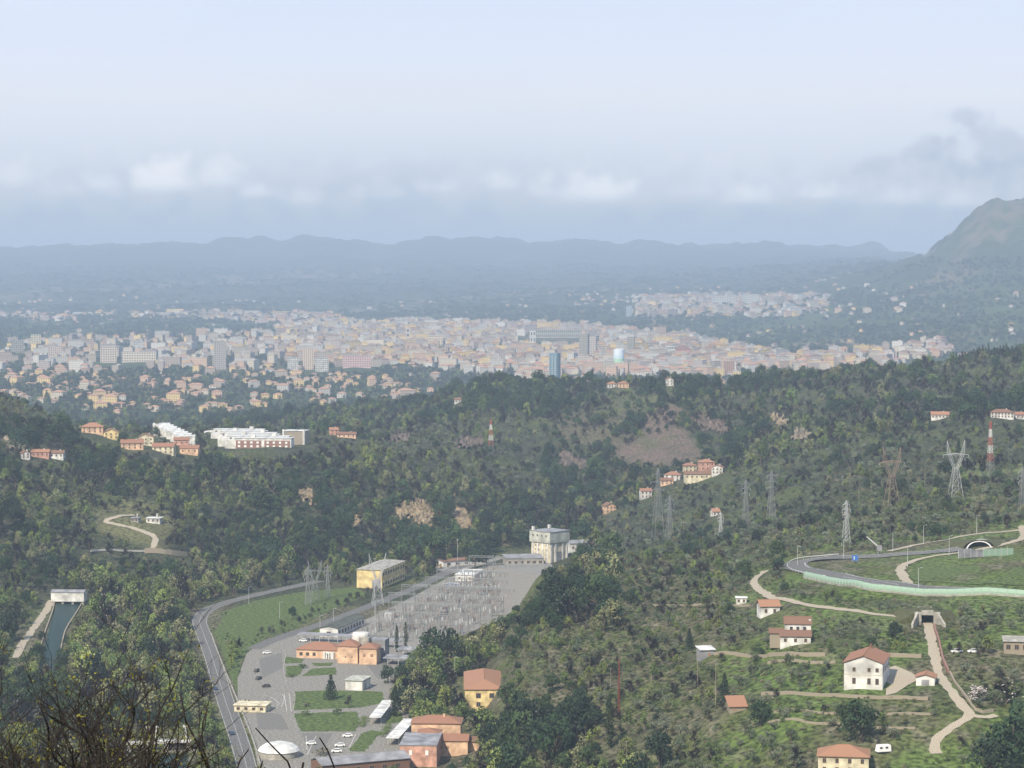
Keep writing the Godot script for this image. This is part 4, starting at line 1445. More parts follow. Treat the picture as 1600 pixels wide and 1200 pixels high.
func build_hamlets() -> void:
	small_house(1052, 752, 26, 9, "hip", M.white, M.tile, "white hamlet house with wide low tiled roof", -0.2)
	small_house(1100, 750, 62, 8, "gable_x", M.cream, M.tile_old, "long low cream hamlet building with tiled roof", 0.05, 0.25, 1500, 8, 1)
	small_house(1104, 737, 24, 13, "hip", M.redpink, M.tile_bright, "reddish tall hamlet house under a bright tiled roof", 0.2)
	small_house(1122, 742, 18, 10, "gable_z", M.white, M.tile, "white gabled hamlet house next to the reddish one", -0.2, 0.8)
	small_house(1078, 738, 20, 10, "hip", M.cream, M.tile, "cream hamlet house up behind the wide white one", 0.2)
	small_house(1042, 758, 20, 6, "gable_x", M.pink, M.tile_old, "low pink outbuilding on the hamlet's lower edge", 0.0)
	small_house(952, 801, 18, 11, "gable_z", M.pink, M.tile_old, "small peach gabled farmhouse in the valley fields", 0.35, 1.0, 1400)
	small_house(1009, 779, 18, 11, "gable_x", M.white, M.tile, "white farmhouse with a slim chimney below the hamlet", 0.15, 0.7, 1400)
	small_house(1118, 806, 12, 7, "gable_x", M.white, M.tile_bright, "tiny white cabin at the grove's edge", 0.2, 0.7, 1400, 2, 1)
	small_house(1470, 655, 28, 6, "gable_x", M.white, M.tile_bright, "white roadside house with a bright tiled roof on the ridge", -0.15, 0.6, 1500, 5, 1)
	small_house(1567, 654, 36, 8, "hip", M.white, M.tile_old, "wide white two-storey house with dark window row on the ridge", -0.1, 0.5, 1500, 7, 2)
	small_house(1594, 655, 14, 6, "gable_x", M.white, M.tile, "small white outbuilding next to the wide ridge house", 0.0, 0.8, 1500, 2, 1)
	small_house(956, 606, 14, 6, "hip", M.white, M.tile_bright, "white crest house with bright hipped roof", 0.2, 0.8, 2200)
	small_house(974, 606, 16, 6, "hip", M.pink, M.tile, "pinkish crest house beside the white one", 0.1, 0.8, 2200)
	small_house(1046, 603, 12, 9, "gable_z", M.white, M.tile, "white gabled crest house half hidden by trees", 0.1, 0.9, 2200, 2, 2)
	small_house(1122, 600, 24, 5, "hip", M.pink, M.tile_bright, "crest bungalow with broad bright tiled roof", -0.1, 0.6, 2200, 3, 1)
	small_house(38, 718, 14, 8, "gable_z", M.white, M.tile, "white gabled house under the dark left hill", 0.3, 1.0, 1500, 2, 2)
	small_house(62, 715, 28, 7, "gable_x", M.redpink, M.tile_bright, "long tile-roofed house between two white ones", 0.1, 0.5, 1500, 4, 1)
	small_house(89, 718, 22, 7, "gable_x", M.white, M.tile_old, "white house with greyish roof beside the tile-roofed one", -0.1, 0.6, 1500, 3, 1)
	small_house(143, 677, 34, 9, "hip", M.pink, M.tile_bright, "large villa under a broad orange hipped roof", 0.1, 0.7, 1600, 4, 2)
	small_house(172, 686, 24, 10, "gable_z", M.yellow, M.tile_bright, "yellow gabled house below the orange-roofed villa", 0.15, 0.9, 1600)
	small_house(205, 703, 36, 9, "gable_x", M.pink, M.tile, "left house of the brick-roofed row on the plateau", 0.15, 0.6, 1600, 4, 2)
	small_house(227, 696, 24, 12, "gable_z", M.cream, M.tile, "house with three dormers in the brick-roofed row", 0.1, 0.9, 1600, 3, 2)
	small_house(255, 708, 34, 11, "gable_x", M.cream, M.tile, "cream-walled right house of the brick-roofed row", -0.05, 0.6, 1600, 4, 2)
	small_house(296, 711, 30, 8, "gable_x", M.pink, M.tile, "pink low house by the stepped white terraces", -0.1, 0.6, 1600, 3, 1)
	small_house(283, 696, 24, 8, "gable_x", M.redpink, M.tile, "brick-roofed house tucked before the stepped white rows", 0.1, 0.6, 1600, 3, 1)
	small_house(521, 680, 14, 8, "gable_x", M.redpink, M.tile_bright, "red farmhouse at the wood's edge past the white terraces", 0.2, 0.7, 1700, 2, 2)
	small_house(542, 684, 30, 5, "gable_x", M.pink, M.tile_old, "long low pink barn near the red farmhouse", -0.1, 0.4, 1700, 4, 1)
	small_house(240, 818, 22, 7, "flat", M.white, M.paleroof, "white flat-roofed farm shed beside the zigzag track", -0.1, 0.9, 1300, 3, 1)
	small_house(211, 816, 12, 6, "flat", M.concrete, M.greyroof, "low grey hut next to the white farm shed", -0.1, 0.9, 1300, 2, 1)
	small_house(715, 630, 10, 5, "gable_x", M.white, M.tile_old, "small pale house lost in the ridge wood", 0.1, 0.8, 2000, 2, 1)
	# white stepped housing
	var at := reach(412, 1985)
	var o := thing("terraced_housing", "large stepped white terraces with brick-red lower fronts on the plateau", "housing", at, -0.12)
	for i in 6:
		var w := 46.0 - i * 2.0 + (6.0 if i % 2 else 0.0)
		var p := Vector3(-i * 8.5, 0, -i * 19.0)
		var g := part("wing", wall_mesh("flat", w, 11, 8.4, 0, 4.0), M.white, o, p)
		part("roof", roof_mesh("flat", w, 11, 0, 0.4), M.paleroof, g, Vector3(0, 8.4, 0))
		part("stair_tower", boxed(Vector3(3.4, 2.2, 3.4)), M.white, g, Vector3(w * (0.25 if i % 2 else -0.2), 9.6, -1.5))
		part("wing", boxed(Vector3(9, 6.8, 12)), M.white, o, p + Vector3(-w / 2 - 4.6, 3.0, -6))
		if i == 0:
			for b in 2:
				var f := part("brick_front", boxed(Vector3(20.5, 6.6, 0.5)), M.brick, g, Vector3(-11.6 + b * 23.2, 3.4, 5.7))
				for r in 2:
					for c in 4: part("window", boxed(Vector3(1.8, 1.6, 0.3)), M.paint, f, Vector3(-7.5 + c * 5.0, -1.3 + r * 3.0, 0.3))
		else: row_of_windows(g, "front", 8, 2, w, 11, 8.4, 1.4, 1.4, null, 1.0)
	at = reach(462, 2040)
	var e := house("terraced_housing", "shorter white wing with tan front set apart from the stepped terraces", "housing", at, -0.2, 18, 14, 11, "flat", 0, M.stone, M.paleroof, "", 4.0)
	row_of_windows(e, "front", 3, 3, 18, 14, 11, 1.4, 1.4, M.paint)
	for s in [-1, 1]: part("corner_pier", boxed(Vector3(1.6, 12.5, 1.6)), M.white, e, Vector3(s * 8.6, 6.0, 7.2))
	at = reach(290, 1990)
	o = thing("terraced_housing", "flight of stepped white row houses descending the slope", "housing", at, 0.1)
	for i in 8:
		var p := Vector3(-i * 3.4, 0.4 * i, -i * 15.0)
		var g := part("wing", wall_mesh("flat", 14, 14.6, 8.5, 0, 5.0), M.white, o, p)
		part("roof", roof_mesh("flat", 14, 14.2, 0, 0.2), M.paleroof, g, Vector3(0, 8.5, 0))
		row_of_windows(g, "left", 3, 2, 14, 14.6, 8.5, 1.2, 1.3)
	clear_view([318, 664, 486, 668, 486, 700, 455, 706, 372, 708, 330, 690], 2060)
	clear_view([250, 658, 262, 656, 302, 686, 296, 694, 262, 690, 248, 668], 2060)

# ---------------------------------------------------------------- valley floor: roads, lawns, power plant
const AXIS := -0.256
func build_valley() -> void:
	var road := path_points([388, 1212, 382, 1185, 368, 1140, 352, 1095, 340, 1055, 329, 1020, 317, 988, 312, 970, 322, 955, 350, 943, 395, 931, 440, 921, 500, 908])
	ribbon("main_road", road, 8.2, M.asphalt, 0.16)
	for e in [-3.7, 3.7]: structure("road_marking", ribbon_mesh(road, 0.15, 0.19, e), M.line)
	structure("road_marking", ribbon_mesh(road, 0.13, 0.19, 0.0), M.line)
	var right := path_points([410, 1212, 396, 1160, 374, 1104, 352, 1050, 340, 1020, 330, 992])
	wall_along("parapet", "long pale concrete parapet along the curving valley road", right, 1.0, 0.5, M.concrete)
	clear_line(road, 12)
	clear_line(right, 6)
	sheet("field", [336, 988, 352, 955, 400, 938, 470, 925, 556, 917, 575, 930, 520, 952, 450, 985, 405, 1002, 382, 1022, 373, 1050, 372, 1085, 362, 1062, 348, 1022], M.grass, 0.05)
	clear_view([340, 985, 358, 955, 400, 938, 470, 922, 556, 915, 556, 940, 500, 958, 430, 985, 395, 1000], 1500)
	sheet("pavement", [371, 1060, 386, 1020, 408, 1004, 465, 990, 530, 992, 640, 1004, 690, 1020, 690, 1060, 650, 1110, 640, 1205, 404, 1205, 392, 1140, 372, 1098], M.pavement, 0.06)
	clear_view([371, 1060, 386, 1020, 408, 1004, 465, 990, 640, 990, 640, 1010, 600, 1060, 610, 1110, 640, 1130, 635, 1205, 404, 1205, 392, 1140, 372, 1098], 1320)
	var service := path_points([396, 1014, 430, 999, 500, 976, 560, 954, 620, 930, 660, 914, 700, 893, 735, 880, 775, 868])
	ribbon("service_road", service, 8.0, M.asphalt, 0.12)
	clear_line(service, 9)
	sheet("yard", [508, 998, 560, 974, 640, 935, 700, 903, 760, 884, 860, 880, 880, 905, 850, 935, 790, 965, 730, 990, 690, 1006, 640, 1014, 560, 1010], M.yard, 0.08)
	for g in [[600, 986, 660, 958, 720, 940, 770, 944, 730, 972, 690, 992, 640, 1002], [640, 942, 690, 918, 740, 912, 730, 930, 680, 944], [760, 906, 820, 894, 830, 908, 790, 930, 760, 930]]: sheet("gravel_bed", g, M.bed, 0.11)
	clear_view([500, 998, 640, 930, 700, 890, 760, 876, 850, 876, 846, 900, 830, 925, 780, 955, 740, 978, 690, 990, 640, 1010], 1640)
	clear_view([560, 866, 640, 866, 640, 912, 600, 925, 556, 922], 1560)
	clear_view([782, 826, 895, 826, 895, 856, 880, 880, 782, 890], 1690)
	sheet("path", [672, 884, 760, 868, 790, 872, 700, 898], M.yard, 0.07)
	for g in [[405, 1030, 440, 1020, 442, 1044, 410, 1060], [400, 1112, 440, 1116, 452, 1140, 404, 1140], [560, 1024, 600, 1030, 620, 1050, 600, 1062, 590, 1060], [470, 1146, 520, 1146, 500, 1180, 486, 1176]]: sheet("asphalt_patch", g, M.patch, 0.085)
	# lawns with walks between
	for g in [[445, 1026, 474, 1030, 472, 1036, 446, 1037], [446, 1041, 478, 1040, 466, 1056, 448, 1058], [486, 1036, 520, 1036, 519, 1040, 492, 1041], [488, 1045, 524, 1043, 526, 1054, 470, 1057], [459, 1081, 510, 1079, 598, 1081, 600, 1098, 560, 1106, 459, 1110], [459, 1115, 556, 1112, 562, 1125, 556, 1143, 470, 1143], [544, 1174, 566, 1146, 582, 1141, 596, 1144, 570, 1175], [610, 1114, 628, 1112, 628, 1128, 602, 1132]]:
		sheet("lawn", g, M.grass, 0.12)
	for k in [[404, 1008, 440, 1014, 446, 1024, 443, 1046, 448, 1070], [384, 1074, 420, 1076, 458, 1080, 458, 1112]]:
		var kp := path_points(k, 3.0)
		structure("kerb", ribbon_mesh(kp, 0.35, 0.2), M.concrete)
	for k in [[410, 1086, 424, 1090, 436, 1100, 424, 1108], [444, 1084, 448, 1112], [452, 1084, 455, 1112], [428, 1085, 436, 1084, 444, 1090, 440, 1104], [478, 1150, 480, 1172], [494, 1150, 480, 1180], [556, 1147, 545, 1170]]:
		structure("road_marking", ribbon_mesh(path_points(k, 2.0), 0.22, 0.11), M.line)
	# canal
	sheet("canal_water", [89, 944, 125, 944, 114, 962, 98, 990, 88, 1040, 78, 1090, 76, 1130, 76, 1205, 54, 1205, 52, 1130, 52, 1095, 59, 1045, 74, 992, 83, 962], M.water, 0.10)
	sheet("canal_water", [236, 1182, 292, 1178, 296, 1206, 232, 1206], M.water, 0.10)
	for k in [["left", [85, 943, 79, 965, 69, 993, 54, 1045, 47, 1095, 46, 1150, 48, 1205]], ["right", [128, 943, 117, 962, 101, 990, 91, 1040, 81, 1090, 79, 1130, 79, 1205]]]:
		wall_along("canal_wall", "low stone wall on the canal's %s bank" % ("track-side" if k[0] == "left" else "wooded"), path_points(k[1]), 0.9, 0.6, M.stone)
	var tow := path_points([80, 938, 70, 958, 54, 980, 36, 1005, 24, 1028])
	ribbon("path", tow, 4.0, M.dirt, 0.15)
	clear_line(tow, 7)
	clear_view([88, 940, 126, 940, 110, 965, 95, 992, 84, 1030, 70, 1030, 78, 990], 1440)
	clear_view([196, 1140, 298, 1136, 298, 1206, 196, 1206], 1080)
	var at := spot(106, 944)
	var sl := thing("canal_bridge_house", "long white windowless gatehouse bridging the canal", "building", at, -0.05)
	part("wall", boxed(Vector3(19, 5.2, 8)), M.white, sl, Vector3(0, 4.2, -3))
	part("roof", roof_mesh("gable_x", 19, 8, 0.9, 0.3), M.greyroof, sl, Vector3(0, 6.82, -3))
	for x in [-8.6, -2.9, 2.9, 8.6]: part("pier", boxed(Vector3(1.2, 2.6, 7)), M.concrete, sl, Vector3(x, 0.3, -3))
	clear_view([76, 916, 134, 916, 134, 946, 76, 946], 1450)
	at = spot(248, 1172)
	var we := thing("sluice", "white concrete sluice with railings and twin gate posts over the pool", "sluice", at, 0.2)
	part("deck", boxed(Vector3(26, 0.8, 4)), M.white, we, Vector3(0, 3.4, 0))
	for x in [-12.0, -5.0, 3.0, 12.0]: part("pier", boxed(Vector3(1.6, 4.0, 4.4)), M.concrete, we, Vector3(x, 1.0, 0))
	for x in [-4.0, -1.0, 11.0]:
		part("gate_post", boxed(Vector3(0.6, 5.0, 0.8)), M.white, we, Vector3(x, 6.3, -1))
		part("lifting_head", boxed(Vector3(2.2, 0.8, 1.0)), M.white, we, Vector3(x, 9.2, -1))
	for k in 12: part("rail_post", boxed(Vector3(0.12, 1.1, 0.12)), M.palesteel, we, Vector3(-12.4 + k * 2.25, 4.35, 1.9))
	part("handrail", boxed(Vector3(25.4, 0.12, 0.12)), M.palesteel, we, Vector3(0, 4.96, 1.9))
	part("gate_panel", boxed(Vector3(7, 3.0, 0.4)), M.cardark, we, Vector3(7.4, 1.4, 0.4))
	part("basin_wall", boxed(Vector3(14, 0.8, 1.2)), M.concrete, we, Vector3(8, 0.3, 5.5))
	at = spot(92, 1176)
	var sb := thing("canal_footbridge", "pale concrete footbridge across the canal behind bare twigs", "bridge", at, 0.15)
	part("deck", boxed(Vector3(24, 0.7, 3.6)), M.white, sb, Vector3(0, 1.6, 0))
	for x in [-9.5, 9.5]: part("abutment", boxed(Vector3(4, 2.4, 4.2)), M.concrete, sb, Vector3(x, 0.2, 0))
	for z in [-1.7, 1.7]: part("handrail", boxed(Vector3(23, 0.9, 0.1)), M.palesteel, sb, Vector3(0, 2.35, z))

	# yellow hall
	var p := spot(577, 919)
	var o := house("yellow_hall", "long yellow two-storey hall with grey roof beside the green field", "building", on_land(p + Vector3(6.0, 0, -23.0)), AXIS, 16, 47, 11, "hip", 1.8, M.yellow, M.concrete)
	for k in 9:
		window_on(o, "right", -20.5 + k * 5.1, 8.4, 3.0, 1.9, 16, 47, M.concrete)
		window_on(o, "right", -20.5 + k * 5.1, 2.2, 3.0, 1.6, 16, 47, M.concrete)
	part("door", boxed(Vector3(5.5, 5.6, 0.12)), M.greyroof, o, Vector3(4.5, 2.4, 23.52))
	# white switch house
	p = spot(726, 908)
	o = house("white_switch_house", "small white cabin with a flat white roof in the gravel yard", "building", on_land(p + Vector3(2.5, 0, -9.5)), AXIS, 12, 20, 3.8, "shed", 1.0, M.white, M.paleroof)
	for x in [-3.2, 3.2]: window_on(o, "front", x, 1.8, 1.1, 1.2, 12, 20)
	for x in [-6.0, 0.0, 6.0]: window_on(o, "right", x, 1.9, 1.4, 1.1, 12, 20)
	# tower building
	p = reach(859, 1628)
	o = thing("powerhouse_tower", "tall square tower with grey box top on cream pillared base", "building", p, PI / 4)
	part("wall", wall_mesh("flat", 17, 17, 13, 0, 2.0), M.cream, o)
	part("upper_storey", boxed(Vector3(18.6, 7.2, 18.6)), M.greygreen, o, Vector3(0, 16.6, 0))
	part("roof", roof_mesh("flat", 18.6, 18.6, 0, 0.3), M.greyroof, o, Vector3(0, 20.2, 0))
	for s in [-1, 1]: part("stair_head", boxed(Vector3(1.6, 2.6, 1.6)), M.white, o, Vector3(s * 7.5, 21.6, -7.5))
	for k in 4:
		window_on(o, "left", -6.0 + k * 4.0, 17.6, 1.2, 1.2, 18.6, 18.6, M.greygreen)
		part("pilaster", boxed(Vector3(0.5, 12.6, 1.0)), M.white, o, Vector3(-8.7, 6.2, -6.6 + k * 4.4))
		for r in 4: window_on(o, "left", -4.5 + k * 3.2, 2.2 + r * 3.0, 0.8, 1.1, 17, 17, M.white)
	for s in [-7.4, -3.4, 3.4, 7.4]: part("pilaster", boxed(Vector3(1.3, 12.6, 0.6)), M.white, o, Vector3(s, 6.2, 8.7))
	part("door", boxed(Vector3(5.0, 7.0, 0.2)), M.greyroof, o, Vector3(0, 3.4, 8.58))
	p = spot(815, 886)
	o = house("switchgear_hall", "low flat grey hall joined to the square tower", "building", on_land(p + Vector3(1, 0, -12)), 0.12, 24, 22, 5.5, "flat", 0, M.concrete, M.greyroof)
	row_of_windows(o, "front", 6, 1, 24, 22, 5.5, 1.8, 1.4)
	p = reach(905, 1660)
	o = house("annex", "low pale annex with grey roof beyond the square tower", "building", p, 0.3, 16, 12, 6, "gable_x", 1.4, M.white, M.greyroof)
	row_of_windows(o, "front", 4, 1, 16, 12, 6, 1.2, 1.3)
	p = spot(724, 884)
	o = house("long_shed", "long low cream shed along the wood behind the yard", "shed", on_land(p + Vector3(0, 0, -5)), 0.55, 34, 7, 3.4, "shed", 0.8, M.white, M.tile_old)
	for k in 5: window_on(o, "front", -13 + k * 6.5, 1.7, 2.4, 1.3, 34, 7)
	# green-roofed workshop
	p = spot(514, 995)
	o = house("workshop", "long workshop with dark mossy roof and pale end wall", "building", on_land(p + Vector3(5.6, 0, -21.5)), AXIS, 10, 45, 4.4, "gable_z", 1.3, M.white, M.darkroof)
	window_on(o, "front", 0, 2.0, 2.2, 1.4, 10, 45)
	for k in 9: window_on(o, "right", -19.5 + k * 4.9, 2.2, 2.6, 1.8, 10, 45)
	# long canopy
	canopy("canopy", "long grey-roofed parking canopy behind the pink building", spot(506, 1004), -0.30, 30, 6, 3.4, M.greyroof)
	canopy("canopy", "short grey canopy between pink building and twin cypresses", spot(607, 1013), -0.25, 12, 6, 3.4, M.greyroof)
	canopy("canopy", "grey canopy beside the twin cypresses and big evergreen", spot(640, 1027), -0.25, 14, 8, 3.4, M.greyroof)
	canopy("canopy", "lower grey canopy under the big evergreen group", spot(622, 1040), -0.25, 16, 9, 3.2, M.greyroof)
	canopy("carport", "white carport roof beside the hedge on the lawn", spot(586, 1133), -0.10, 5.2, 38, 3.2, M.paleroof)
	canopy("carport", "white carport roof close to the red building", spot(613, 1166), -0.14, 5.4, 40, 3.2, M.paleroof)
	for k in [[566, 1136, 3.6, 20.0, "clipped hedge on the lawn side of the carport"], [600, 1150, 3.0, 24.0, "clipped hedge between the two white carports"]]:
		var q := spot(k[0], k[1])
		var h := thing("hedge", k[4], "hedge", on_land(q + Vector3(0, 0, -8)), -0.1)
		var st := start()
		st.set_color(Color.WHITE)
		for i in 60: clump(st, Vector3(rng.randf_range(-k[2] / 2, k[2] / 2), rng.randf_range(0.4, 1.6), rng.randf_range(-k[3] / 2, k[3] / 2)), Vector3(0.7, 0.5, 0.7), 22, 0.35)
		part("foliage", st.commit(), tinted("leafing_tree", 1), h)
	# pink building
	p = spot(501, 1029)
	o = house("pink_office", "pink L-shaped office with tiled roofs and a white tank tower", "building", on_land(p + Vector3(0, 0, -7)), -0.22, 22, 14, 4.2, "hip", 2.8, M.pink, M.tile)
	for k in 3: window_on(o, "front", -8.6 + k * 3.4, 2.1, 1.4, 1.5, 22, 14, M.frame)
	part("porch", boxed(Vector3(6.0, 3.6, 1.0)), M.white, o, Vector3(6.0, 1.8, 7.1))
	for k in 3: part("porch_column", boxed(Vector3(0.5, 3.6, 0.5)), M.white, o, Vector3(4.0 + k * 2.2, 1.7, 8.0))
	part("door", boxed(Vector3(1.6, 2.8, 0.1)), M.glass, o, Vector3(6.0, 1.4, 7.66))
	var a := wing(o, Vector3(18.2, 0, 12.0), 10, 13, 8.4, "hip", 2.4, M.pink, M.tile, 0.1)
	for x in [-1.0, 2.2]: part("vent", boxed(Vector3(0.6, 0.6, 0.1)), M.glass, a, Vector3(x, 3.2, 6.52))
	var b := wing(o, Vector3(29.0, 0, 14.0), 8.6, 11, 7.8, "hip", 2.0, M.pink, M.tile, 0.1)
	for x in [-1.9, 1.9]:
		var wn := part("window", boxed(Vector3(1.5, 1.6, 0.12)), M.frame, b, Vector3(x, 4.6, 5.54))
		wn.name = "window"
	part("link", boxed(Vector3(3.0, 5.0, 6.0)), M.concrete, o, Vector3(24.0, 2.4, 12.0))
	part("door", boxed(Vector3(1.5, 2.6, 0.1)), M.glass, o, Vector3(24.0, 1.4, 15.06))
	var tk := start()
	lathe(tk, [[4.4, 6.0], [4.4, 12.4], [4.0, 13.2], [0.0, 13.8]], 16)
	part("tank_tower", tk.commit(), M.white, o, Vector3(21.5, 0, 4.0))
	part("hood", boxed(Vector3(5.0, 4.6, 4.6)), M.concrete, o, Vector3(24.6, 9.2, 7.4))
	part("grey_block", boxed(Vector3(9, 10.5, 8)), M.greyroof, o, Vector3(30.0, 5.0, 2.0))
	# garage
	p = spot(553, 1079)
	o = house("garage", "white garage with grey flat roof beside the pink office", "garage", on_land(p + Vector3(1.5, 0, -6)), AXIS, 8.2, 12, 4.6, "flat", 0, M.white, M.greygreen)
	part("door", boxed(Vector3(1.2, 2.3, 0.1)), M.greyroof, o, Vector3(4.15, 1.2, 2), PI / 2)
	# yellow villa
	p = spot(757, 1109)
	o = house("yellow_villa", "long yellow house with big hipped tile roof among dark trees", "house", on_land(p + Vector3(-0.5, 0, -23)), 0.02, 17.0, 46, 8.8, "hip", 3.0, M.yellow, M.tile_bright)
	for x in [-2.6, 3.2]: window_on(o, "front", x, 6.2, 1.9, 2.0, 16.2, 46)
	for x in [-2.6, 3.2]: window_on(o, "front", x, 2.4, 1.6, 1.8, 16.2, 46)
	for k in 6: window_on(o, "right", -18 + k * 7, 6.2, 1.4, 1.8, 16.2, 46)
	clear_view([627, 1116, 720, 1116, 738, 1150, 736, 1176, 690, 1190, 688, 1210, 627, 1210], 1030)
	clear_view([716, 1028, 788, 1028, 784, 1076, 778, 1106, 738, 1106, 734, 1080, 716, 1078], 1170)
	# red and pink house at the bottom
	p = reach(682, 1012)
	o = house("red_house", "salmon red house of stepped blocks with tiled roofs and grey terrace", "house", p, -0.05, 20, 12, 10.2, "hip", 2.2, M.pink, M.tile)
	var tb := part("wing", wall_mesh("flat", 14.5, 26, 8.4, 0, 2.0), M.redpink, o, Vector3(-4.0, 0, 30.0))
	part("terrace", roof_mesh("flat", 14.5, 26, 0, 0.2), M.greyroof, tb, Vector3(0, 8.4, 0))
	for x in [-3.0, 3.4]: part("window", boxed(Vector3(1.2, 1.9, 0.1)), M.paint, tb, Vector3(x, 5.6, 13.04))
	var rw := wing(o, Vector3(7.5, 0, 17.0), 13, 10, 6.2, "gable_x", 1.8, M.pink, M.tile)
	for x in [-4.4, -1.6]: part("window", boxed(Vector3(1.3, 1.4, 0.1)), M.frame, rw, Vector3(x, 3.6, 5.04))
	wing(o, Vector3(15.4, 0, 14.0), 6, 8, 5.2, "gable_x", 1.2, M.pink, M.tile_old)
	wing(o, Vector3(-2.0, 0, 14.0), 9, 10, 8.2, "hip", 1.6, M.pink, M.tile)
	chimney(o, Vector3(3, 11.6, 1), M.pink)
	# barn
	p = spot(552, 1216)
	o = house("long_barn", "long barn with grey corrugated roof and brown walls", "barn", on_land(p + Vector3(2, 0, -12)), 0.42, 36, 13, 5.0, "gable_x", 1.8, M.tile_old, M.greyroof)
	for k in 6: window_on(o, "front", -14 + k * 5.4, 2.8, 1.8, 1.4, 36, 13)
	# round covered tank
	p = spot(433, 1188)
	var dt := thing("covered_tank", "low round tank with white domed cover at the plant entrance", "tank", on_land(p + Vector3(0, 0, -8)))
	var dl := start()
	lathe(dl, [[8.2, -0.5], [8.2, 2.6]], 28)
	part("wall", dl.commit(), M.concrete, dt)
	var dc := start()
	lathe(dc, [[8.5, 2.6], [7.6, 3.8], [5.6, 5.0], [3.0, 5.7], [0.0, 5.9]], 28)
	part("dome", dc.commit(), M.paleroof, dt)
	p = spot(393, 1113)
	o = house("gatehouse", "low cream gatehouse between road and plaza", "building", on_land(p + Vector3(0, 0, -5)), -0.15, 14, 10, 2.9, "flat", 0, M.cream, M.cream)
	row_of_windows(o, "front", 4, 1, 14, 10, 2.9, 1.2, 1.0)
	# cars
	for c in [[486, 1164, 0.15, "carwhite", "white car parked alone beside the marked bays"], [543, 1152, 0.1, "carwhite", "white car parked at the upper end of the bay row"], [531, 1167, 0.1, "carwhite", "white car parked in the middle of the bay row"], [526, 1176, 0.1, "carwhite", "white car parked at the lower end of the bay row"], [417, 1022, 0.3, "carwhite", "white car parked by the bend of the lawn road"], [474, 1003, -0.3, "carwhite", "white car at the end of the long canopy"], [404, 1062, 1.2, "cardark", "dark car parked on the left edge of the plaza"], [401, 1050, 1.3, "cardark", "dark car parked behind another on the plaza edge"], [362, 1148, -1.25, "carblue", "dark blue car driving down the valley road"], [336, 1078, -1.25, "carblue", "dark car further up the valley road"], [416, 1074, 0.2, "cardark", "dark car close to the plaza kerb"]]:
		var q := spot(c[0], c[1])
		car(c[4], q + Vector3(0, 0.2, 0), c[2], M[c[3]])
	substation()
	# lamps and poles of the plant
	for l in [[745, 996, 36.0, "tall slim mast between the workshop and the yard"], [715, 920, 30.0, "tall slim mast by the white switch house"], [437, 966, 9.0, "lamp post at the field's hedge"], [389, 944, 10.0, "lamp post on the outside of the road bend"], [500, 985, 8.0, "lamp post along the service road"], [521, 974, 8.0, "second lamp post along the service road"], [267, 1015, 12.0, "pale bare pole rising from the canal woods"], [710, 1060, 10.0, "lamp post between the villa and the big evergreen"]]:
		var q: Vector3
		if l[2] > 20.0: q = spot(586 if l[0] == 745 else 715, 975 if l[0] == 745 else 920)
		else: q = spot(l[0], l[1])
		pole(l[3], q, l[2], M.palesteel, "lamp" if l[2] < 20.0 else "mast")
	# trees that stand by themselves
	for t in [
		["cypress", 620, 1019, 1.2, 1.0, "left one of twin cypresses behind the grey canopies"],
		["cypress", 634, 1017, 1.3, 1.05, "right one of twin cypresses behind the grey canopies"],
		["conifer", 517, 1093, 1.1, 1.25, "dark blue-green spruce alone on the lawn edge"],
		["evergreen_oak", 672, 1048, 2.9, 2.1, "huge dark evergreen at the left of the villa group"],
		["evergreen_oak", 698, 1054, 3.1, 2.1, "huge dark evergreen reaching above the villa roof"],
		["leafing_tree", 672, 1088, 1.9, 2.0, "large light-crowned tree before the huge evergreens"],
		["evergreen_oak", 626, 1070, 1.4, 1.2, "dark tree right of the white garage"],
		["evergreen_oak", 606, 1068, 1.2, 1.0, "dark tree at the corner of the pink office"],
		["cypress", 617, 1120, 1.2, 1.8, "dark thick conifer column by the upper carport"],
		["evergreen_oak", 630, 1112, 1.5, 1.5, "dark bushy tree over the carport drive"],
		["evergreen_oak", 700, 1112, 1.2, 1.3, "dark round tree behind the red house roofs"],
		["evergreen_oak", 716, 1122, 0.8, 1.0, "dark tree below the yellow villa's corner"],
		["leafing_tree", 690, 1122, 1.1, 1.0, "grey-green tree among the dark ones by the red house"],
		["evergreen_oak", 766, 1182, 1.9, 1.4, "tall dark tree right of the red house"],
		["evergreen_oak", 792, 1112, 1.7, 1.4, "dark tree hugging the villa's right side"],
		["bare_tree", 545, 1106, 0.8, 0.7, "small leafless tree on the lawn by the spruce"],
		["shrub", 526, 1116, 1.4, 1.5, "round clipped bush on the lower lawn"],
		["shrub", 478, 1118, 1.4, 1.5, "round clipped bush at the lawn's left end"],
		["shrub", 479, 1104, 1.0, 1.3, "round bush on the upper lawn near the kerb"],
		["shrub", 473, 1044, 1.3, 1.7, "dark flat bush in the office garden"],
		["shrub", 455, 1058, 1.1, 1.6, "dark bush at the garden's lower corner"],
		["shrub", 505, 1180, 1.6, 2.6, "dark bush beside the bays and the barn"],
		["evergreen_oak", 457, 968, 1.0, 0.8, "lone dark tree in the hedge of the green field"],
		["evergreen_oak", 742, 888, 1.7, 1.6, "dark rounded tree mass behind the white switch house"],
		["evergreen_oak", 760, 884, 1.8, 1.7, "dark rounded tree next to the switchgear hall"],
	]:
		tree(t[0], spot(t[1], t[2]), Vector3(t[4], t[3], t[4]), t[5], "", "bush" if t[0] == "shrub" else "tree", "bush" if t[0] == "shrub" else "")
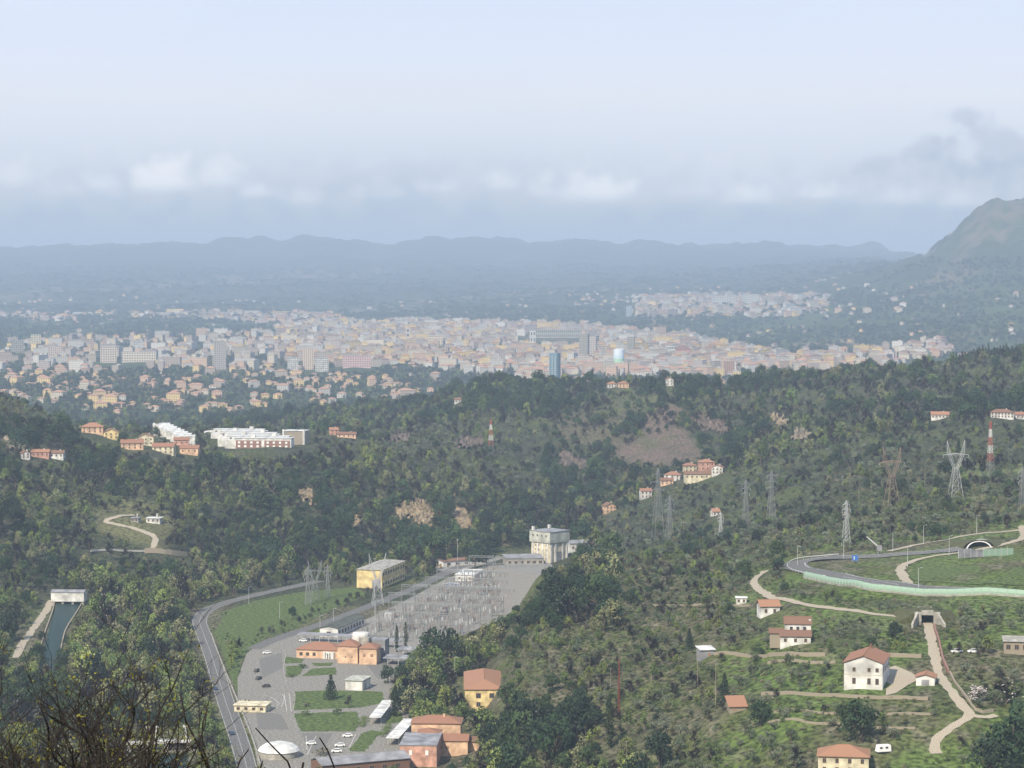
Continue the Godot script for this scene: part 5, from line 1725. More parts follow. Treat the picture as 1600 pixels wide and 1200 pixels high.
	# scrubby hedge strip along the service road
	for i in 70:
		var f := i / 70.0
		var q := spot(lerpf(392, 600, f) + rng.randf_range(-5, 5), lerpf(1003, 922, f) + rng.randf_range(-6, 4) - sin(f * PI) * 4)
		plant("shrub" if rng.randf() < 0.6 else "bare_tree", q, rng.randf_range(0.35, 0.6) if i % 3 else rng.randf_range(0.9, 1.4) * 0.5, 1.0, marks(q))

func canopy(called: String, label: String, at: Vector3, turn: float, w: float, dp: float, h: float, m: Material) -> void:
	var o := thing(called, label, "canopy", on_land(at + Vector3(sin(turn) * -dp / 2, 0, -dp / 2)), turn)
	var st := start()
	hull(st, [Vector3(-w / 2, h, dp / 2), Vector3(w / 2, h, dp / 2), Vector3(w / 2, h + 0.5, -dp / 2), Vector3(-w / 2, h + 0.5, -dp / 2)], [Vector3(-w / 2, h + 0.25, dp / 2), Vector3(w / 2, h + 0.25, dp / 2), Vector3(w / 2, h + 0.75, -dp / 2), Vector3(-w / 2, h + 0.75, -dp / 2)])
	part("roof", st.commit(), m, o)
	var n := maxi(2, int(maxf(w, dp) / 5.0))
	for i in n:
		var f := (i + 0.5) / n - 0.5
		for s in [-1, 1]:
			var q := Vector3(f * w, h / 2, s * (dp / 2 - 0.4)) if w > dp else Vector3(s * (w / 2 - 0.4), h / 2, f * dp)
			part("post", boxed(Vector3(0.2, h + 0.4, 0.2)), M.palesteel, o, q)

func substation() -> void:
	var c := spot(700, 945)
	var ax := Vector3(-sin(AXIS), 0, -cos(AXIS))
	var side := Vector3(cos(AXIS), 0, -sin(AXIS))
	# steel gantries
	var n := 0
	for i in 12:
		for j in 7:
			var at := c + ax * (-130.0 + i * 24.0) + side * (-34.0 + j * 17.0)
			var m := marks(at)
			if not inside(m, pv([560, 990, 640, 948, 720, 906, 770, 890, 850, 886, 840, 918, 780, 958, 730, 985, 680, 1002, 600, 1002])): continue
			var h := 9.0 + (i % 3) * 1.4
			var o := thing("steel_gantry", "grey steel portal gantry standing in the substation yard", "gantry", at, AXIS, "gantries of the substation")
			if not M.has("gantry_leg"):
				var st := start()
				for s in [-0.5, 0.5]: tube(st, Vector3(0, -0.3, s * 2.4), Vector3(0, 10, s * 0.5), 0.14, 0.12, 4)
				for k in 4: tube(st, Vector3(0, 2.0 * k + 1, -1.1 + 0.2 * k), Vector3(0, 2.0 * k + 2.5, 1.0 - 0.2 * k), 0.07, 0.07, 3)
				M.gantry_leg = st.commit()
				var bm := start()
				for s in [[-0.4, 0.0], [0.4, 0.0], [-0.4, 0.9], [0.4, 0.9]]: tube(bm, Vector3(-8, s[1], s[0]), Vector3(8, s[1], s[0]), 0.09, 0.09, 4)
				for k in 12: tube(bm, Vector3(-8 + k * 1.33, 0, -0.4 + 0.8 * (k % 2)), Vector3(-6.67 + k * 1.33, 0.9, 0.4 - 0.8 * (k % 2)), 0.06, 0.06, 3)
				M.gantry_beam = bm.commit()
				var ins := start()
				for k in 7: tube(ins, Vector3(0, -0.25 * k, 0), Vector3(0, -0.25 * k - 0.16, 0), 0.16, 0.16, 6)
				M.string = ins.commit()
			for s in [-7.8, 7.8]:
				var lg := part("leg", M.gantry_leg, M.steel, o, Vector3(s, 0, 0))
				lg.scale = Vector3(1, h / 10.0, 1)
			part("beam", M.gantry_beam, M.steel, o, Vector3(0, h - 0.6, 0))
			for s in [-5.0, 0.0, 5.0]: part("insulator", M.string, M.porcelain, o, Vector3(s, h - 0.7, 0))
			n += 1
	# equipment posts in rows: steel stand with a porcelain column
	var stand := start()
	for s in [-0.25, 0.25]: tube(stand, Vector3(s, -0.2, 0), Vector3(s, 2.4, 0), 0.13, 0.13, 4)
	box(stand, Vector3(0, 2.45, 0), Vector3(0.9, 0.14, 0.7))
	var sm := stand.commit()
	var col := start()
	for k in 6: lathe(col, [[0.16, 2.5 + k * 0.38], [0.36, 2.6 + k * 0.38], [0.16, 2.84 + k * 0.38]], 7)
	box(col, Vector3(0, 4.85, 0), Vector3(0.5, 0.2, 0.5))
	var cm := col.commit()
	n = 0
	for i in 47:
		for j in 20:
			if i % 4 == 3 or j % 4 == 3 or n >= 285: continue
			var at := c + ax * (-140.0 + i * 6.0) + side * (-36.0 + j * 5.6 + (i % 2) * 0.4)
			var m := marks(at)
			if not inside(m, pv([556, 994, 630, 962, 690, 922, 730, 912, 770, 894, 850, 890, 838, 920, 775, 962, 725, 992, 670, 1004, 600, 1004])): continue
			if rng.randf() < 0.12: continue
			var o := thing("insulator_post", "slim insulator column on a steel stand in the substation yard", "insulator", on_land(at) + Vector3(0, 0.05, 0), AXIS, "insulator posts of the substation")
			part("stand", sm, M.steel, o)
			part("column", cm, M.porcelain if (i / 4) % 2 else M.palesteel, o)
			n += 1
	# switch frames: two posts, a crossbar and three insulators
	var fr := start()
	for s in [-2.0, 2.0]: tube(fr, Vector3(s, -0.2, 0), Vector3(s, 3.2, 0), 0.16, 0.14, 4)
	for y in [2.2, 3.2]: box(fr, Vector3(0, y, 0), Vector3(4.6, 0.22, 0.3))
	var fm := fr.commit()
	var fi := start()
	for k in 5: lathe(fi, [[0.12, k * 0.34], [0.28, 0.08 + k * 0.34], [0.12, 0.3 + k * 0.34]], 6)
	var fim := fi.commit()
	for i in 26:
		for j in 13:
			var at := c + ax * (-138.0 + i * 10.8) + side * (-36.0 + j * 9.0 + (i % 2) * 2.0)
			var m := marks(at)
			if not inside(m, pv([556, 994, 630, 962, 690, 922, 730, 912, 770, 894, 850, 890, 838, 920, 775, 962, 725, 992, 670, 1004, 600, 1004])) or rng.randf() < 0.2: continue
			var o := thing("switch_frame", "low dark steel switch frame with three insulators in the substation yard", "switchgear", on_land(at) + Vector3(0, 0.05, 0), AXIS + (PI / 2 if i % 3 == 0 else 0.0), "switch frames of the substation")
			part("frame", fm, M.steel, o)
			for s in [-1.7, 0.0, 1.7]: part("insulator", fim, M.porcelain, o, Vector3(s, 3.3, 0))
	for t in [[612, 965, "pale grey transformer near the workshop end of the yard"], [640, 984, "transformer by the yard's front edge"], [693, 962, "transformer in the middle of the insulator rows"], [760, 926, "transformer toward the square tower"], [800, 905, "transformer in front of the square tower"], [676, 992, "transformer close to the big evergreens"]]:
		var at := spot(t[0], t[1])
		var o := thing("transformer", t[2], "transformer", at, AXIS)
		part("tank", boxed(Vector3(4.2, 3.2, 2.6)), M.greyroof, o, Vector3(0, 1.6, 0))
		for s in [-1, 1]:
			for k in 5: part("radiator_fin", boxed(Vector3(0.2, 2.6, 0.9)), M.steel, o, Vector3(-1.6 + k * 0.8, 1.5, s * 1.75))
		for k in 3: part("bushing", cm, M.porcelain, o, Vector3(-1.3 + k * 1.3, 0.7, 0))
		part("conservator", boxed(Vector3(3.2, 0.8, 0.8)), M.greyroof, o, Vector3(0, 4.2, -1.0))
	for t in [[709, 918, "blue", 7.0, 2.6, "blue container beside the white switch house"], [609, 966, "white", 5.0, 3.0, "small white equipment cabin among the insulators"], [683, 887, "orange", 5.0, 2.6, "orange machine parked by the long shed"], [697, 917, "brick", 3.0, 2.0, "rust-coloured box on the gravel yard"]]:
		var o := thing("container", t[5], "container", spot(t[0], t[1]), AXIS)
		part("shell", boxed(Vector3(t[3], t[4], 3)), M[t[2]], o, Vector3(0, t[4] / 2 - 0.05, 0))
		part("lid", boxed(Vector3(t[3] + 0.2, 0.15, 3.2)), M.palesteel, o, Vector3(0, t[4] + 0.03, 0))
		for s in [-0.25, 0.25]: part("door", boxed(Vector3(t[3] * 0.42, t[4] * 0.8, 0.06)), M.greyroof, o, Vector3(s * t[3], t[4] * 0.46, 1.54))
	head_pylon("grey lattice pylon with wide head at the field's edge", spot(492, 940), 0.3, 24.0, M.steel)
	arm_pylon("slim lattice pylon left of the wide-headed one in the field", spot(481, 945), 0.2, 22.0, M.steel)
	head_pylon("grey lattice pylon before the yellow hall's end wall", spot(590, 945), 0.2, 30.0, M.palesteel)
	arm_pylon("lattice pylon rising behind the yellow hall and field hedge", spot(512, 935), 0.2, 20.0, M.steel)

# ---------------------------------------------------------------- right-hand slope: gardens, highway, houses
func build_slope() -> void:
	# highway with its hairpin
	var hw := path_points([1615, 928, 1500, 923, 1400, 914, 1320, 903, 1268, 894, 1244, 887, 1246, 880, 1275, 875, 1330, 871, 1390, 868, 1450, 864, 1510, 857])
	ribbon("highway", hw, 12.0, M.asphalt, 0.35)
	for e in [-4.7, 4.7]: structure("road_marking", ribbon_mesh(hw, 0.22, 0.40, e), M.paint)
	structure("road_marking", ribbon_mesh(hw, 0.18, 0.40, 0.0), M.paint)
	clear_line(hw, 14)
	var rail := path_points([1290, 903, 1262, 899, 1238, 893, 1230, 886, 1236, 879, 1262, 873, 1310, 869])
	var gr := thing("guard_rail", "steel guard rail round the outside of the highway hairpin", "guard rail", rail[0])
	var st := start()
	for i in rail.size() - 1: tube(st, rail[i] - rail[0] + Vector3(0, 1.0, 0), rail[i + 1] - rail[0] + Vector3(0, 1.0, 0), 0.2, 0.2, 4)
	part("rail", st.commit(), M.palesteel, gr)
	for i in rail.size(): part("post", boxed(Vector3(0.16, 1.5, 0.16)), M.palesteel, gr, rail[i] - rail[0] + Vector3(0, 0.4, 0))
	# green noise barrier
	var bar := path_points([1256, 903, 1300, 913, 1350, 921, 1400, 927, 1500, 931, 1615, 935], 3.6)
	var nb := thing("noise_barrier", "bright green curved noise barrier along the highway", "barrier", bar[0])
	var base := start()
	for i in bar.size() - 1:
		var a: Vector3 = bar[i] - bar[0]
		var b: Vector3 = bar[i + 1] - bar[0]
		var s := side_of(bar, i)
		var away := s if s.z < 0 else -s
		hull(base, [a - away * 0.4 + Vector3(0, -1, 0), b - away * 0.4 + Vector3(0, -1, 0), b + away * 0.4 + Vector3(0, -1, 0), a + away * 0.4 + Vector3(0, -1, 0)], [a - away * 0.4 + Vector3(0, 0.7, 0), b - away * 0.4 + Vector3(0, 0.7, 0), b + away * 0.4 + Vector3(0, 0.7, 0), a + away * 0.4 + Vector3(0, 0.7, 0)])
		var pl := start()
		var prof := [[0.0, 0.7], [0.0, 1.5], [0.3, 2.3], [0.9, 2.9]]
		for k in 3:
			var q := []
			for e in [[a, prof[k]], [b, prof[k]], [b, prof[k + 1]], [a, prof[k + 1]]]:
				var mid: Vector3 = (a + b) / 2
				q.append(e[0].lerp(mid, 0.03) + away * e[1][0] + Vector3(0, e[1][1], 0))
			var hi := []
			for w in q: hi.append(w + away * 0.08)
			hull(pl, q, hi)
		part("panel", pl.commit(), M.green, nb)
		if i % 1 == 0: part("post", boxed(Vector3(0.18, 2.4, 0.2)), M.palesteel, nb, a + Vector3(0, 1.1, 0))
	part("base_wall", base.commit(), M.concrete, nb)
	clear_line(bar, 10)
	clear_view([1225, 872, 1300, 864, 1420, 858, 1600, 840, 1600, 938, 1500, 936, 1400, 930, 1300, 916, 1225, 898], 1280)
	sheet("field", [1440, 880, 1500, 868, 1610, 862, 1610, 916, 1520, 914, 1428, 908, 1418, 898], M.grass, 0.25)
	var tr := path_points([1598, 822, 1597, 842, 1552, 855, 1487, 866, 1428, 877, 1408, 888, 1412, 902, 1420, 914], 3.0)
	ribbon("dirt_track", tr, 4.2, M.dirt, 0.32)
	var tr2 := path_points([1388, 862, 1425, 853, 1495, 840, 1562, 832, 1612, 826], 3.0)
	ribbon("dirt_track", tr2, 3.4, M.dirt, 0.28)
	clear_line(tr, 7)
	clear_line(tr2, 6)
	var tr3 := path_points([1196, 893, 1178, 908, 1190, 925, 1230, 938, 1300, 951, 1380, 962, 1440, 966], 3.0)
	ribbon("dirt_track", tr3, 3.6, M.dirt, 0.25)
	clear_line(tr3, 6)
	# tunnel mouth cut back into the slope
	var at := spot(1530, 858)
	var tn := thing("tunnel_portal", "white slanted concrete rim of the highway tunnel mouth", "tunnel", at, -0.25)
	tn.scale = Vector3(0.85, 0.7, 0.85)
	st = start()
	var arch := []
	for k in 13:
		var w := PI * k / 12
		arch.append(Vector3(cos(w) * 6.6, sin(w) * 4.4 - 0.2, -sin(w) * 7.0))
	for k in 12: tube(st, arch[k], arch[k + 1], 0.45, 0.45, 8)
	part("rim", st.commit(), M.white, tn)
	var bore := start()
	for k in 12:
		face(bore, [arch[k], arch[k + 1], arch[k + 1] + Vector3(0, 0, -14), arch[k] + Vector3(0, 0, -14)], Vector3(0, 30, 0))
	var back := []
	for k in 13: back.append(Vector3(arch[k].x, arch[k].y, -20.9))
	face(bore, back, Vector3(0, 0, -40))
	part("bore", bore.commit(), M.concrete, tn)
	var mound := start()
	for i in 10:
		for k in 12:
			var q := []
			for e in [[i, k], [i + 1, k], [i + 1, k + 1], [i, k + 1]]:
				var w: float = PI * e[1] / 12.0
				var f: float = e[0] / 10.0
				var r := lerpf(7.3, 17.0, f)
				q.append(Vector3(cos(w) * r * 1.2, sin(w) * lerpf(5.9, 3.0, f) - 0.7, -sin(w) * 6.6 - f * 26.0))
			face(mound, q, Vector3(0, -20, -10))
	part("earth_cover", mound.commit(), M.meadow, tn)
	at = spot(1544, 869)
	var b2 := thing("noise_barrier", "short straight barrier, grey then green, before the tunnel mouth", "barrier", at, 0.32)
	for k in 9:
		part("panel", boxed(Vector3(3.0, 3.4, 0.15)), M.greyroof if k < 4 else M.green, b2, Vector3(-13.5 + k * 3.1, 1.5, 0))
		part("post", boxed(Vector3(0.2, 3.8, 0.25)), M.palesteel, b2, Vector3(-15.05 + k * 3.1, 1.6, 0))
	# signs
	at = spot(1336, 879)
	var sg := thing("road_sign", "blue road sign at the highway's far leg", "sign", at, -0.1)
	part("board", boxed(Vector3(2.8, 2.6, 0.1)), M.blue, sg, Vector3(0, 2.2, 0))
	for x in [-1.0, 1.0]: part("post", boxed(Vector3(0.12, 3.4, 0.12)), M.palesteel, sg, Vector3(x, 1.3, -0.12))
	part("arrow", boxed(Vector3(0.3, 1.6, 0.03)), M.paint, sg, Vector3(-0.4, 2.2, 0.07))
	at = spot(1372, 866)
	var vm := thing("sign_gantry", "cantilever sign frame with slanted pale arm over the highway", "sign", at, -0.2)
	st = start()
	tube(st, Vector3(0, -0.4, 0), Vector3(0, 4.0, 0), 0.25, 0.22, 6)
	part("column", st.commit(), M.steel, vm)
	st = start()
	tube(st, Vector3(0, 3.6, 0), Vector3(-5.4, 8.2, 0), 0.4, 0.3, 6)
	part("boom", st.commit(), M.palesteel, vm)
	part("board", boxed(Vector3(2.4, 2.6, 0.3)), M.greyroof, vm, Vector3(0.6, 3.0, 0.4))
	for l in [[1395, 862, "lamp post on the verge beyond the sign frame"], [1443, 850, "lamp post above the upper dirt track"], [1483, 868, "lamp post at the middle of the pale track"], [1418, 886, "lamp post where the pale track bends"], [1435, 921, "lamp post behind the green barrier"], [1526, 834, "lamp post over the tunnel mouth"], [1318, 874, "short lamp post at the hairpin"], [1246, 884, "lamp post at the tip of the hairpin"]]:
		pole(l[2], spot(l[0], l[1]), 9.0, M.palesteel, "lamp")
	# underpass
	at = spot(1449, 975)
	var up := thing("underpass", "grey concrete underpass portal with dark square opening", "underpass", at, -0.1)
	st = start()
	for e in [[Vector3(-3.6, 1.8, 0), Vector3(2.6, 5.6, 1.2)], [Vector3(3.6, 1.8, 0), Vector3(2.6, 5.6, 1.2)], [Vector3(0, 4.4, 0), Vector3(4.6, 1.8, 1.2)]]: box(st, e[0], e[1])
	part("head_wall", st.commit(), M.concrete, up)
	st = start()
	for s in [-1, 1]:
		st = start()
		hull(st, [Vector3(s * 3.4, -1, 0.6), Vector3(s * 4.2, -1, 0.6), Vector3(s * 6.6, -1, 7), Vector3(s * 5.8, -1, 7)], [Vector3(s * 3.4, 4.8, 0.6), Vector3(s * 4.2, 4.8, 0.6), Vector3(s * 6.6, 1.0, 7), Vector3(s * 5.8, 1.0, 7)])
		part("wing_wall", st.commit(), M.concrete, up)
		for e in [[Vector3(-2.5, 1.6, -8.6), Vector3(0.5, 5.4, 16)], [Vector3(2.5, 1.6, -8.6), Vector3(0.5, 5.4, 16)], [Vector3(0, 3.8, -8.6), Vector3(5.4, 0.6, 16)], [Vector3(0, 1.6, -16.8), Vector3(5.4, 5.4, 0.5)]]: part("passage_wall", boxed(e[1]), M.concrete, up, e[0])
	st = start()
	for s in [-1, 1]: hull(st, [Vector3(s * 14, -1, -0.6), Vector3(s * 2.8, -1, -0.6), Vector3(s * 2.8, -1, -24), Vector3(s * 20, -1, -24)], [Vector3(s * 4, 4.5, -0.62), Vector3(s * 2.8, 4.5, -0.62), Vector3(s * 2.8, 3.6, -20), Vector3(s * 9, 3.0, -20)])
	hull(st, [Vector3(-2.8, 4.12, -0.6), Vector3(2.8, 4.12, -0.6), Vector3(2.8, 4.12, -20), Vector3(-2.8, 4.12, -20)], [Vector3(-2.8, 4.6, -0.62), Vector3(2.8, 4.6, -0.62), Vector3(2.8, 4.2, -20), Vector3(-2.8, 4.2, -20)])
	part("earth_cover", st.commit(), M.meadow, up)
	clear_view([1428, 948, 1468, 948, 1470, 980, 1428, 980], 960)
	# pale farm track
	var ft := path_points([1449, 974, 1453, 990, 1458, 1012, 1463, 1035, 1470, 1058, 1486, 1080, 1502, 1100, 1514, 1119, 1490, 1135, 1468, 1150, 1459, 1166, 1464, 1205], 3.0)
	ribbon("farm_track", ft, 3.6, M.dirt, 0.22)
	var ft2 := path_points([1512, 1116, 1535, 1122, 1556, 1118], 3.0)
	ribbon("farm_track", ft2, 2.6, M.dirt, 0.26)
	clear_line(ft, 13)
	clear_line(ft2, 8)
	wall_along("track_wall", "brown stone wall up the right side of the pale track", path_points([1459, 980, 1467, 1005, 1474, 1035, 1482, 1052]), 1.6, 0.6, M.brick)
	wall_along("track_wall", "low pale wall following the track's lower bend", path_points([1484, 1052, 1500, 1078, 1516, 1100, 1530, 1114, 1552, 1112]), 0.9, 0.5, M.stone)
	sheet("farmyard", [1386, 1046, 1398, 1041, 1424, 1052, 1438, 1062, 1418, 1072, 1400, 1084, 1384, 1088], M.dirt, 0.3)
	clear_view([1386, 1042, 1400, 1038, 1440, 1060, 1400, 1084, 1384, 1086], 880)
	# houses
	at = spot(1352, 1077)
	var o := house("white_farmhouse", "white gabled farmhouse with broad tile roof above the garden terraces", "house", on_land(at + Vector3(2.0, 0, -10.5)), -0.26, 13.4, 21, 8.2, "gable_z", 2.6, M.white, M.tile)
	for x in [-3.2, 2.0, 4.8]:
		window_on(o, "front", x, 6.0, 0.9, 1.2, 13.4, 21)
		window_on(o, "front", x, 2.0, 1.0, 1.9, 13.4, 21)
	for k in 4: window_on(o, "right", -7.5 + k * 5.0, 5.6, 0.9, 1.2, 13.4, 21)
	part("string_course", boxed(Vector3(13.44, 0.16, 0.08)), M.cream, o, Vector3(0, 4.2, 10.54))
	chimney(o, Vector3(0.4, 10.6, -8), M.tile_old)
	clear_view([1306, 1004, 1390, 1004, 1390, 1079, 1306, 1079], 890)
	at = spot(1245, 1008)
	o = house("terrace_house", "villa with brown roofs, white balcony storey and slim white chimney", "house", on_land(at + Vector3(0, 0, -5)), -0.1, 11.5, 9, 3.0, "gable_x", 1.6, M.white, M.tile_old)
	row_of_windows(o, "front", 3, 1, 11.5, 9, 3.0, 0.9, 1.2)
	var w := wing(o, Vector3(1.0, 0, -9.0), 10, 9, 6.4, "gable_x", 2.2, M.white, M.tile_old)
	for x in [-2.5, 0.0, 2.6]: part("window", boxed(Vector3(1.1, 1.8, 0.1)), M.glass, w, Vector3(x, 4.6, 4.54))
	wing(o, Vector3(-7.2, 0, -3.0), 5, 8, 3.6, "gable_x", 1.2, M.stone, M.tile_old)
	chimney(o, Vector3(5.6, 6.4, -6.5))
	clear_view([1212, 965, 1272, 965, 1272, 1009, 1212, 1009], 980)
	at = spot(1202, 961)
	o = house("cottage", "little white cottage with bright orange roof below the track", "house", on_land(at + Vector3(0, 0, -4)), 0.1, 8, 8, 3.4, "gable_x", 2.2, M.white, M.tile_bright)
	for x in [-1.8, 1.8]: window_on(o, "front", x, 1.7, 0.9, 1.4, 8, 8)
	clear_view([1184, 934, 1222, 934, 1222, 962, 1184, 962], 1020)
	at = spot(1159, 944)
	o = house("hut", "tiny white flat-roofed hut with two dark windows", "hut", on_land(at + Vector3(0, 0, -2)), -0.1, 4.4, 4, 2.6, "flat", 0, M.white, M.paleroof)
	for x in [-1.1, 1.1]: window_on(o, "front", x, 1.4, 0.8, 0.9, 4.4, 4)
	clear_view([1148, 930, 1170, 930, 1170, 946, 1148, 946], 1180)
	at = spot(1322, 1214, 600)
	o = house("garden_house", "yellowish house with hipped tile roof amid the lower olives", "house", on_land(at + Vector3(0, 0, -6)), -0.15, 16, 12, 5.6, "hip", 2.6, M.cream, M.tile_bright)
	row_of_windows(o, "front", 4, 2, 16, 12, 5.6, 0.9, 1.3)
	clear_view([1278, 1162, 1368, 1162, 1368, 1214, 1278, 1214], 830)
	at = spot(1103, 1029)
	o = house("garden_shed", "grey garden shed with pale tin roof at the wall's end", "shed", on_land(at + Vector3(0, 0, -3)), 0.25, 5.6, 5, 3.2, "shed", 0.8, M.greyroof, M.paleroof)
	part("door", boxed(Vector3(1.2, 2.0, 0.1)), M.frame, o, Vector3(0.8, 1.0, 2.54))
	clear_view([1088, 1006, 1118, 1006, 1118, 1030, 1088, 1030], 1040)
	at = spot(1152, 1113)
	o = house("tool_shed", "low stone tool shed under a slanting rust-red roof", "shed", on_land(at + Vector3(0, 0, -4)), 0.1, 6.0, 7, 1.2, "shed", 2.6, M.stone, M.tile_bright)
	part("door", boxed(Vector3(1.0, 1.1, 0.1)), M.frame, o, Vector3(-1.2, 0.5, 3.54))
	clear_view([1136, 1090, 1168, 1090, 1168, 1116, 1136, 1116], 900)
	at = spot(1450, 1072)
	o = house("track_shed", "small shed with orange tiles and white front on the track", "shed", on_land(at + Vector3(0, 0, -4)), -0.25, 6.4, 7, 2.6, "gable_z", 1.2, M.white, M.tile_bright)
	part("door", boxed(Vector3(2.6, 2.0, 0.1)), M.greyroof, o, Vector3(0, 0.9, 3.54))
	clear_view([1432, 1042, 1472, 1042, 1472, 1076, 1432, 1076], 890)
	at = spot(1592, 1024)
	o = house("greenhouse", "long grey shed with white clutter before it on the right slope", "shed", on_land(at + Vector3(0, 0, -5)), -0.15, 9, 8, 4.2, "shed", 0.8, M.stone, M.concrete)
	row_of_windows(o, "front", 3, 1, 9, 8, 4.2, 1.4, 1.6)
	clear_view([1574, 988, 1600, 988, 1600, 1028, 1574, 1028], 960)
	at = spot(1380, 1176)
	var cv := thing("caravan", "white caravan parked in the lower garden", "caravan", at, 0.3)
	st = start()
	hull(st, [Vector3(-2.4, 0.5, -1.1), Vector3(2.4, 0.5, -1.1), Vector3(2.4, 0.5, 1.1), Vector3(-2.4, 0.5, 1.1)], [Vector3(-2.0, 2.6, -1.05), Vector3(2.2, 2.6, -1.05), Vector3(2.2, 2.6, 1.05), Vector3(-2.0, 2.6, 1.05)])
	part("body", st.commit(), M.carwhite, cv)
	for x in [-1.2, 0.8]: part("window", boxed(Vector3(0.9, 0.6, 0.06)), M.glass, cv, Vector3(x, 1.8, 1.1))
	for z in [-0.9, 0.9]: part("wheel", boxed(Vector3(0.6, 0.6, 0.2)), M.rubber, cv, Vector3(0, 0.28, z))
	clear_view([1364, 1158, 1394, 1158, 1394, 1178, 1364, 1178], 850)
	for c in [[1521, 1020, "white van parked under the olives by the right slope"], [1495, 1020, "pale car half hidden by olives near the white van"]]: car(c[2], spot(c[0], c[1]) + Vector3(0, 0.05, 0), 0.1, M.carwhite, "")
	# terrace walls
	var tw := [[[1116, 1024, 1160, 1026, 1200, 1027], 1.8, "long pale stone wall beside the grey garden shed"], [[1200, 1026, 1240, 1024, 1290, 1025], 2.0, "stone terrace wall under the brown-roofed villa"], [[1385, 1026, 1440, 1028], 2.0, "stone terrace wall right of the white farmhouse"], [[1200, 1037, 1250, 1035, 1306, 1036], 1.4, "second terrace wall under the villa's lower garden"], [[1190, 1086, 1260, 1087, 1330, 1090, 1385, 1092, 1450, 1094], 1.6, "wide terrace wall below the white farmhouse"], [[1210, 1114, 1300, 1116, 1380, 1117, 1460, 1117], 1.0, "long whitish terrace wall between olive rows"], [[1200, 1130, 1270, 1131, 1330, 1132], 1.0, "short lower terrace wall in the olive garden"], [[1370, 1138, 1430, 1139], 1.0, "right lower terrace wall near the dirt bend"], [[1020, 947, 1090, 946, 1150, 947, 1172, 947], 1.0, "straight field wall below the tiny white hut"]]
	for t in tw:
		var q := path_points(t[0], 3.0)
		wall_along("terrace_wall", t[2], q, t[1] * 0.7, 0.6, M.stone)
		if t[1] > 1.5: clear_line(q, 3)
	# pylons
	head_pylon("rusty lattice pylon with forked head above the groves", spot(1393, 788), 0.25, 33.0, M.rust)
	head_pylon("pale lattice pylon with forked head near the banded mast", spot(1493, 775), 0.15, 32.0, M.palesteel)
	arm_pylon("lattice pylon standing in the grove over the hairpin", spot(1322, 852), 0.4, 22.0, M.palesteel)
	arm_pylon("tall hazy lattice pylon below the hamlet", spot(1028, 838), 0.3, 46.0, M.steel)
	arm_pylon("second tall lattice pylon close to the one below the hamlet", spot(1046, 845), 0.4, 30.0, M.steel)
	arm_pylon("lattice pylon with its foot in the grove by the cabin", spot(1126, 846), 0.2, 18.0, M.palesteel)
	arm_pylon("slim lattice pylon between cabin and hairpin", spot(1205, 822), 0.3, 34.0, M.steel)
	arm_pylon("faint lattice pylon behind the tiny cabin", spot(1165, 818), 0.2, 28.0, M.steel)
	arm_pylon("lattice pylon near the right edge of the grove", spot(1597, 800), 0.2, 24.0, M.steel)
	banded_mast("red and white banded lattice mast on the near ridge", spot(767, 712, 1700), 30.0)
	banded_mast("red and white banded lattice mast on the right slope", spot(1547, 745), 34.0, 0.06)
	var rm := thing("rust_pole", "tall rust-red lattice pole alone among shrubs", "pole", spot(967, 1120), 0.2)
	lattice(rm, M.red if false else stuffed(0.20, 0.05, 0.04, 0.7), [[-0.4, 0.28, 0.28], [22.0, 0.14, 0.14]], 0.07)
	for l in [[1090, 1075, 13.0], [1118, 1105, 16.0], [845, 1013, 7.0], [811, 1114, 6.0], [904, 1158, 8.0], [858, 1045, 8.0], [954, 1075, 8.0], [1317, 765, 9.0], [1445, 770, 12.0], [1328, 770, 16.0], [1342, 780, 14.0], [157, 730, 10.0], [437, 740, 14.0], [685, 740, 12.0], [390, 760, 16.0], [1068, 835, 12.0], [1000, 850, 16.0], [979, 1188, 7.0]]:
		pole("slim wooden utility pole standing among the scrub", spot(l[0], l[1]), l[2], M.stone, "utility", "utility poles on the slopes")
	# standing trees
	clear_view([945, 1096, 962, 1096, 962, 1168, 945, 1168], -spot(953, 1168).z)
	for t in [
		["cypress", 953, 1170, 1.75, 1.7, "dark lone cypress in the scrub near the rust pole"],
		["evergreen_oak", 868, 1198, 2.6, 2.2, "large dark evergreen at the foot of the mound"],
		["evergreen_oak", 845, 1180, 1.9, 1.7, "dark evergreen left of the large one on the mound"],
		["evergreen_oak", 1030, 1205, 1.9, 1.6, "dark evergreen below the scrub slope"],
		["bare_tree", 1572, 1100, 1.2, 1.9, "white blossoming tree on the right slope", 2],
		["leafing_tree", 1527, 1098, 0.8, 1.2, "yellow-green bushy tree next to the blossoming one", 0],
		["evergreen_oak", 1398, 1002, 1.0, 0.9, "dark round tree by the underpass path"],
		["evergreen_oak", 1345, 1160, 1.9, 1.9, "big dark tree between the terraces and the garden house"],
		["evergreen_oak", 1328, 1142, 1.4, 1.4, "dark tree at the left of the big garden one"],
		["leafing_tree", 1318, 1072, 0.9, 0.8, "ivy-green tree against the white farmhouse's left corner", 1],
		["evergreen_oak", 1575, 1212, 2.6, 2.6, "massive dark evergreen on the lower right slope"],
		["evergreen_oak", 1604, 1200, 3.0, 2.4, "massive dark evergreen beyond the first on the lower right"],
		["evergreen_oak", 1548, 1218, 1.8, 2.0, "dark evergreen under the massive pair"],
		["evergreen_oak", 1188, 1135, 1.2, 1.3, "dark tree to the left of the terrace walls"],
		["conifer", 1132, 1096, 1.0, 1.0, "dark conifer above the rust-red shed roof"],
		["evergreen_oak", 1480, 800, 1.0, 1.2, "dark tree near the pale forked pylon"],
		["evergreen_oak", 1468, 845, 1.2, 1.4, "lone dark tree above the upper dirt track"],
	]:
		var q := spot(t[1], t[2], 600.0)
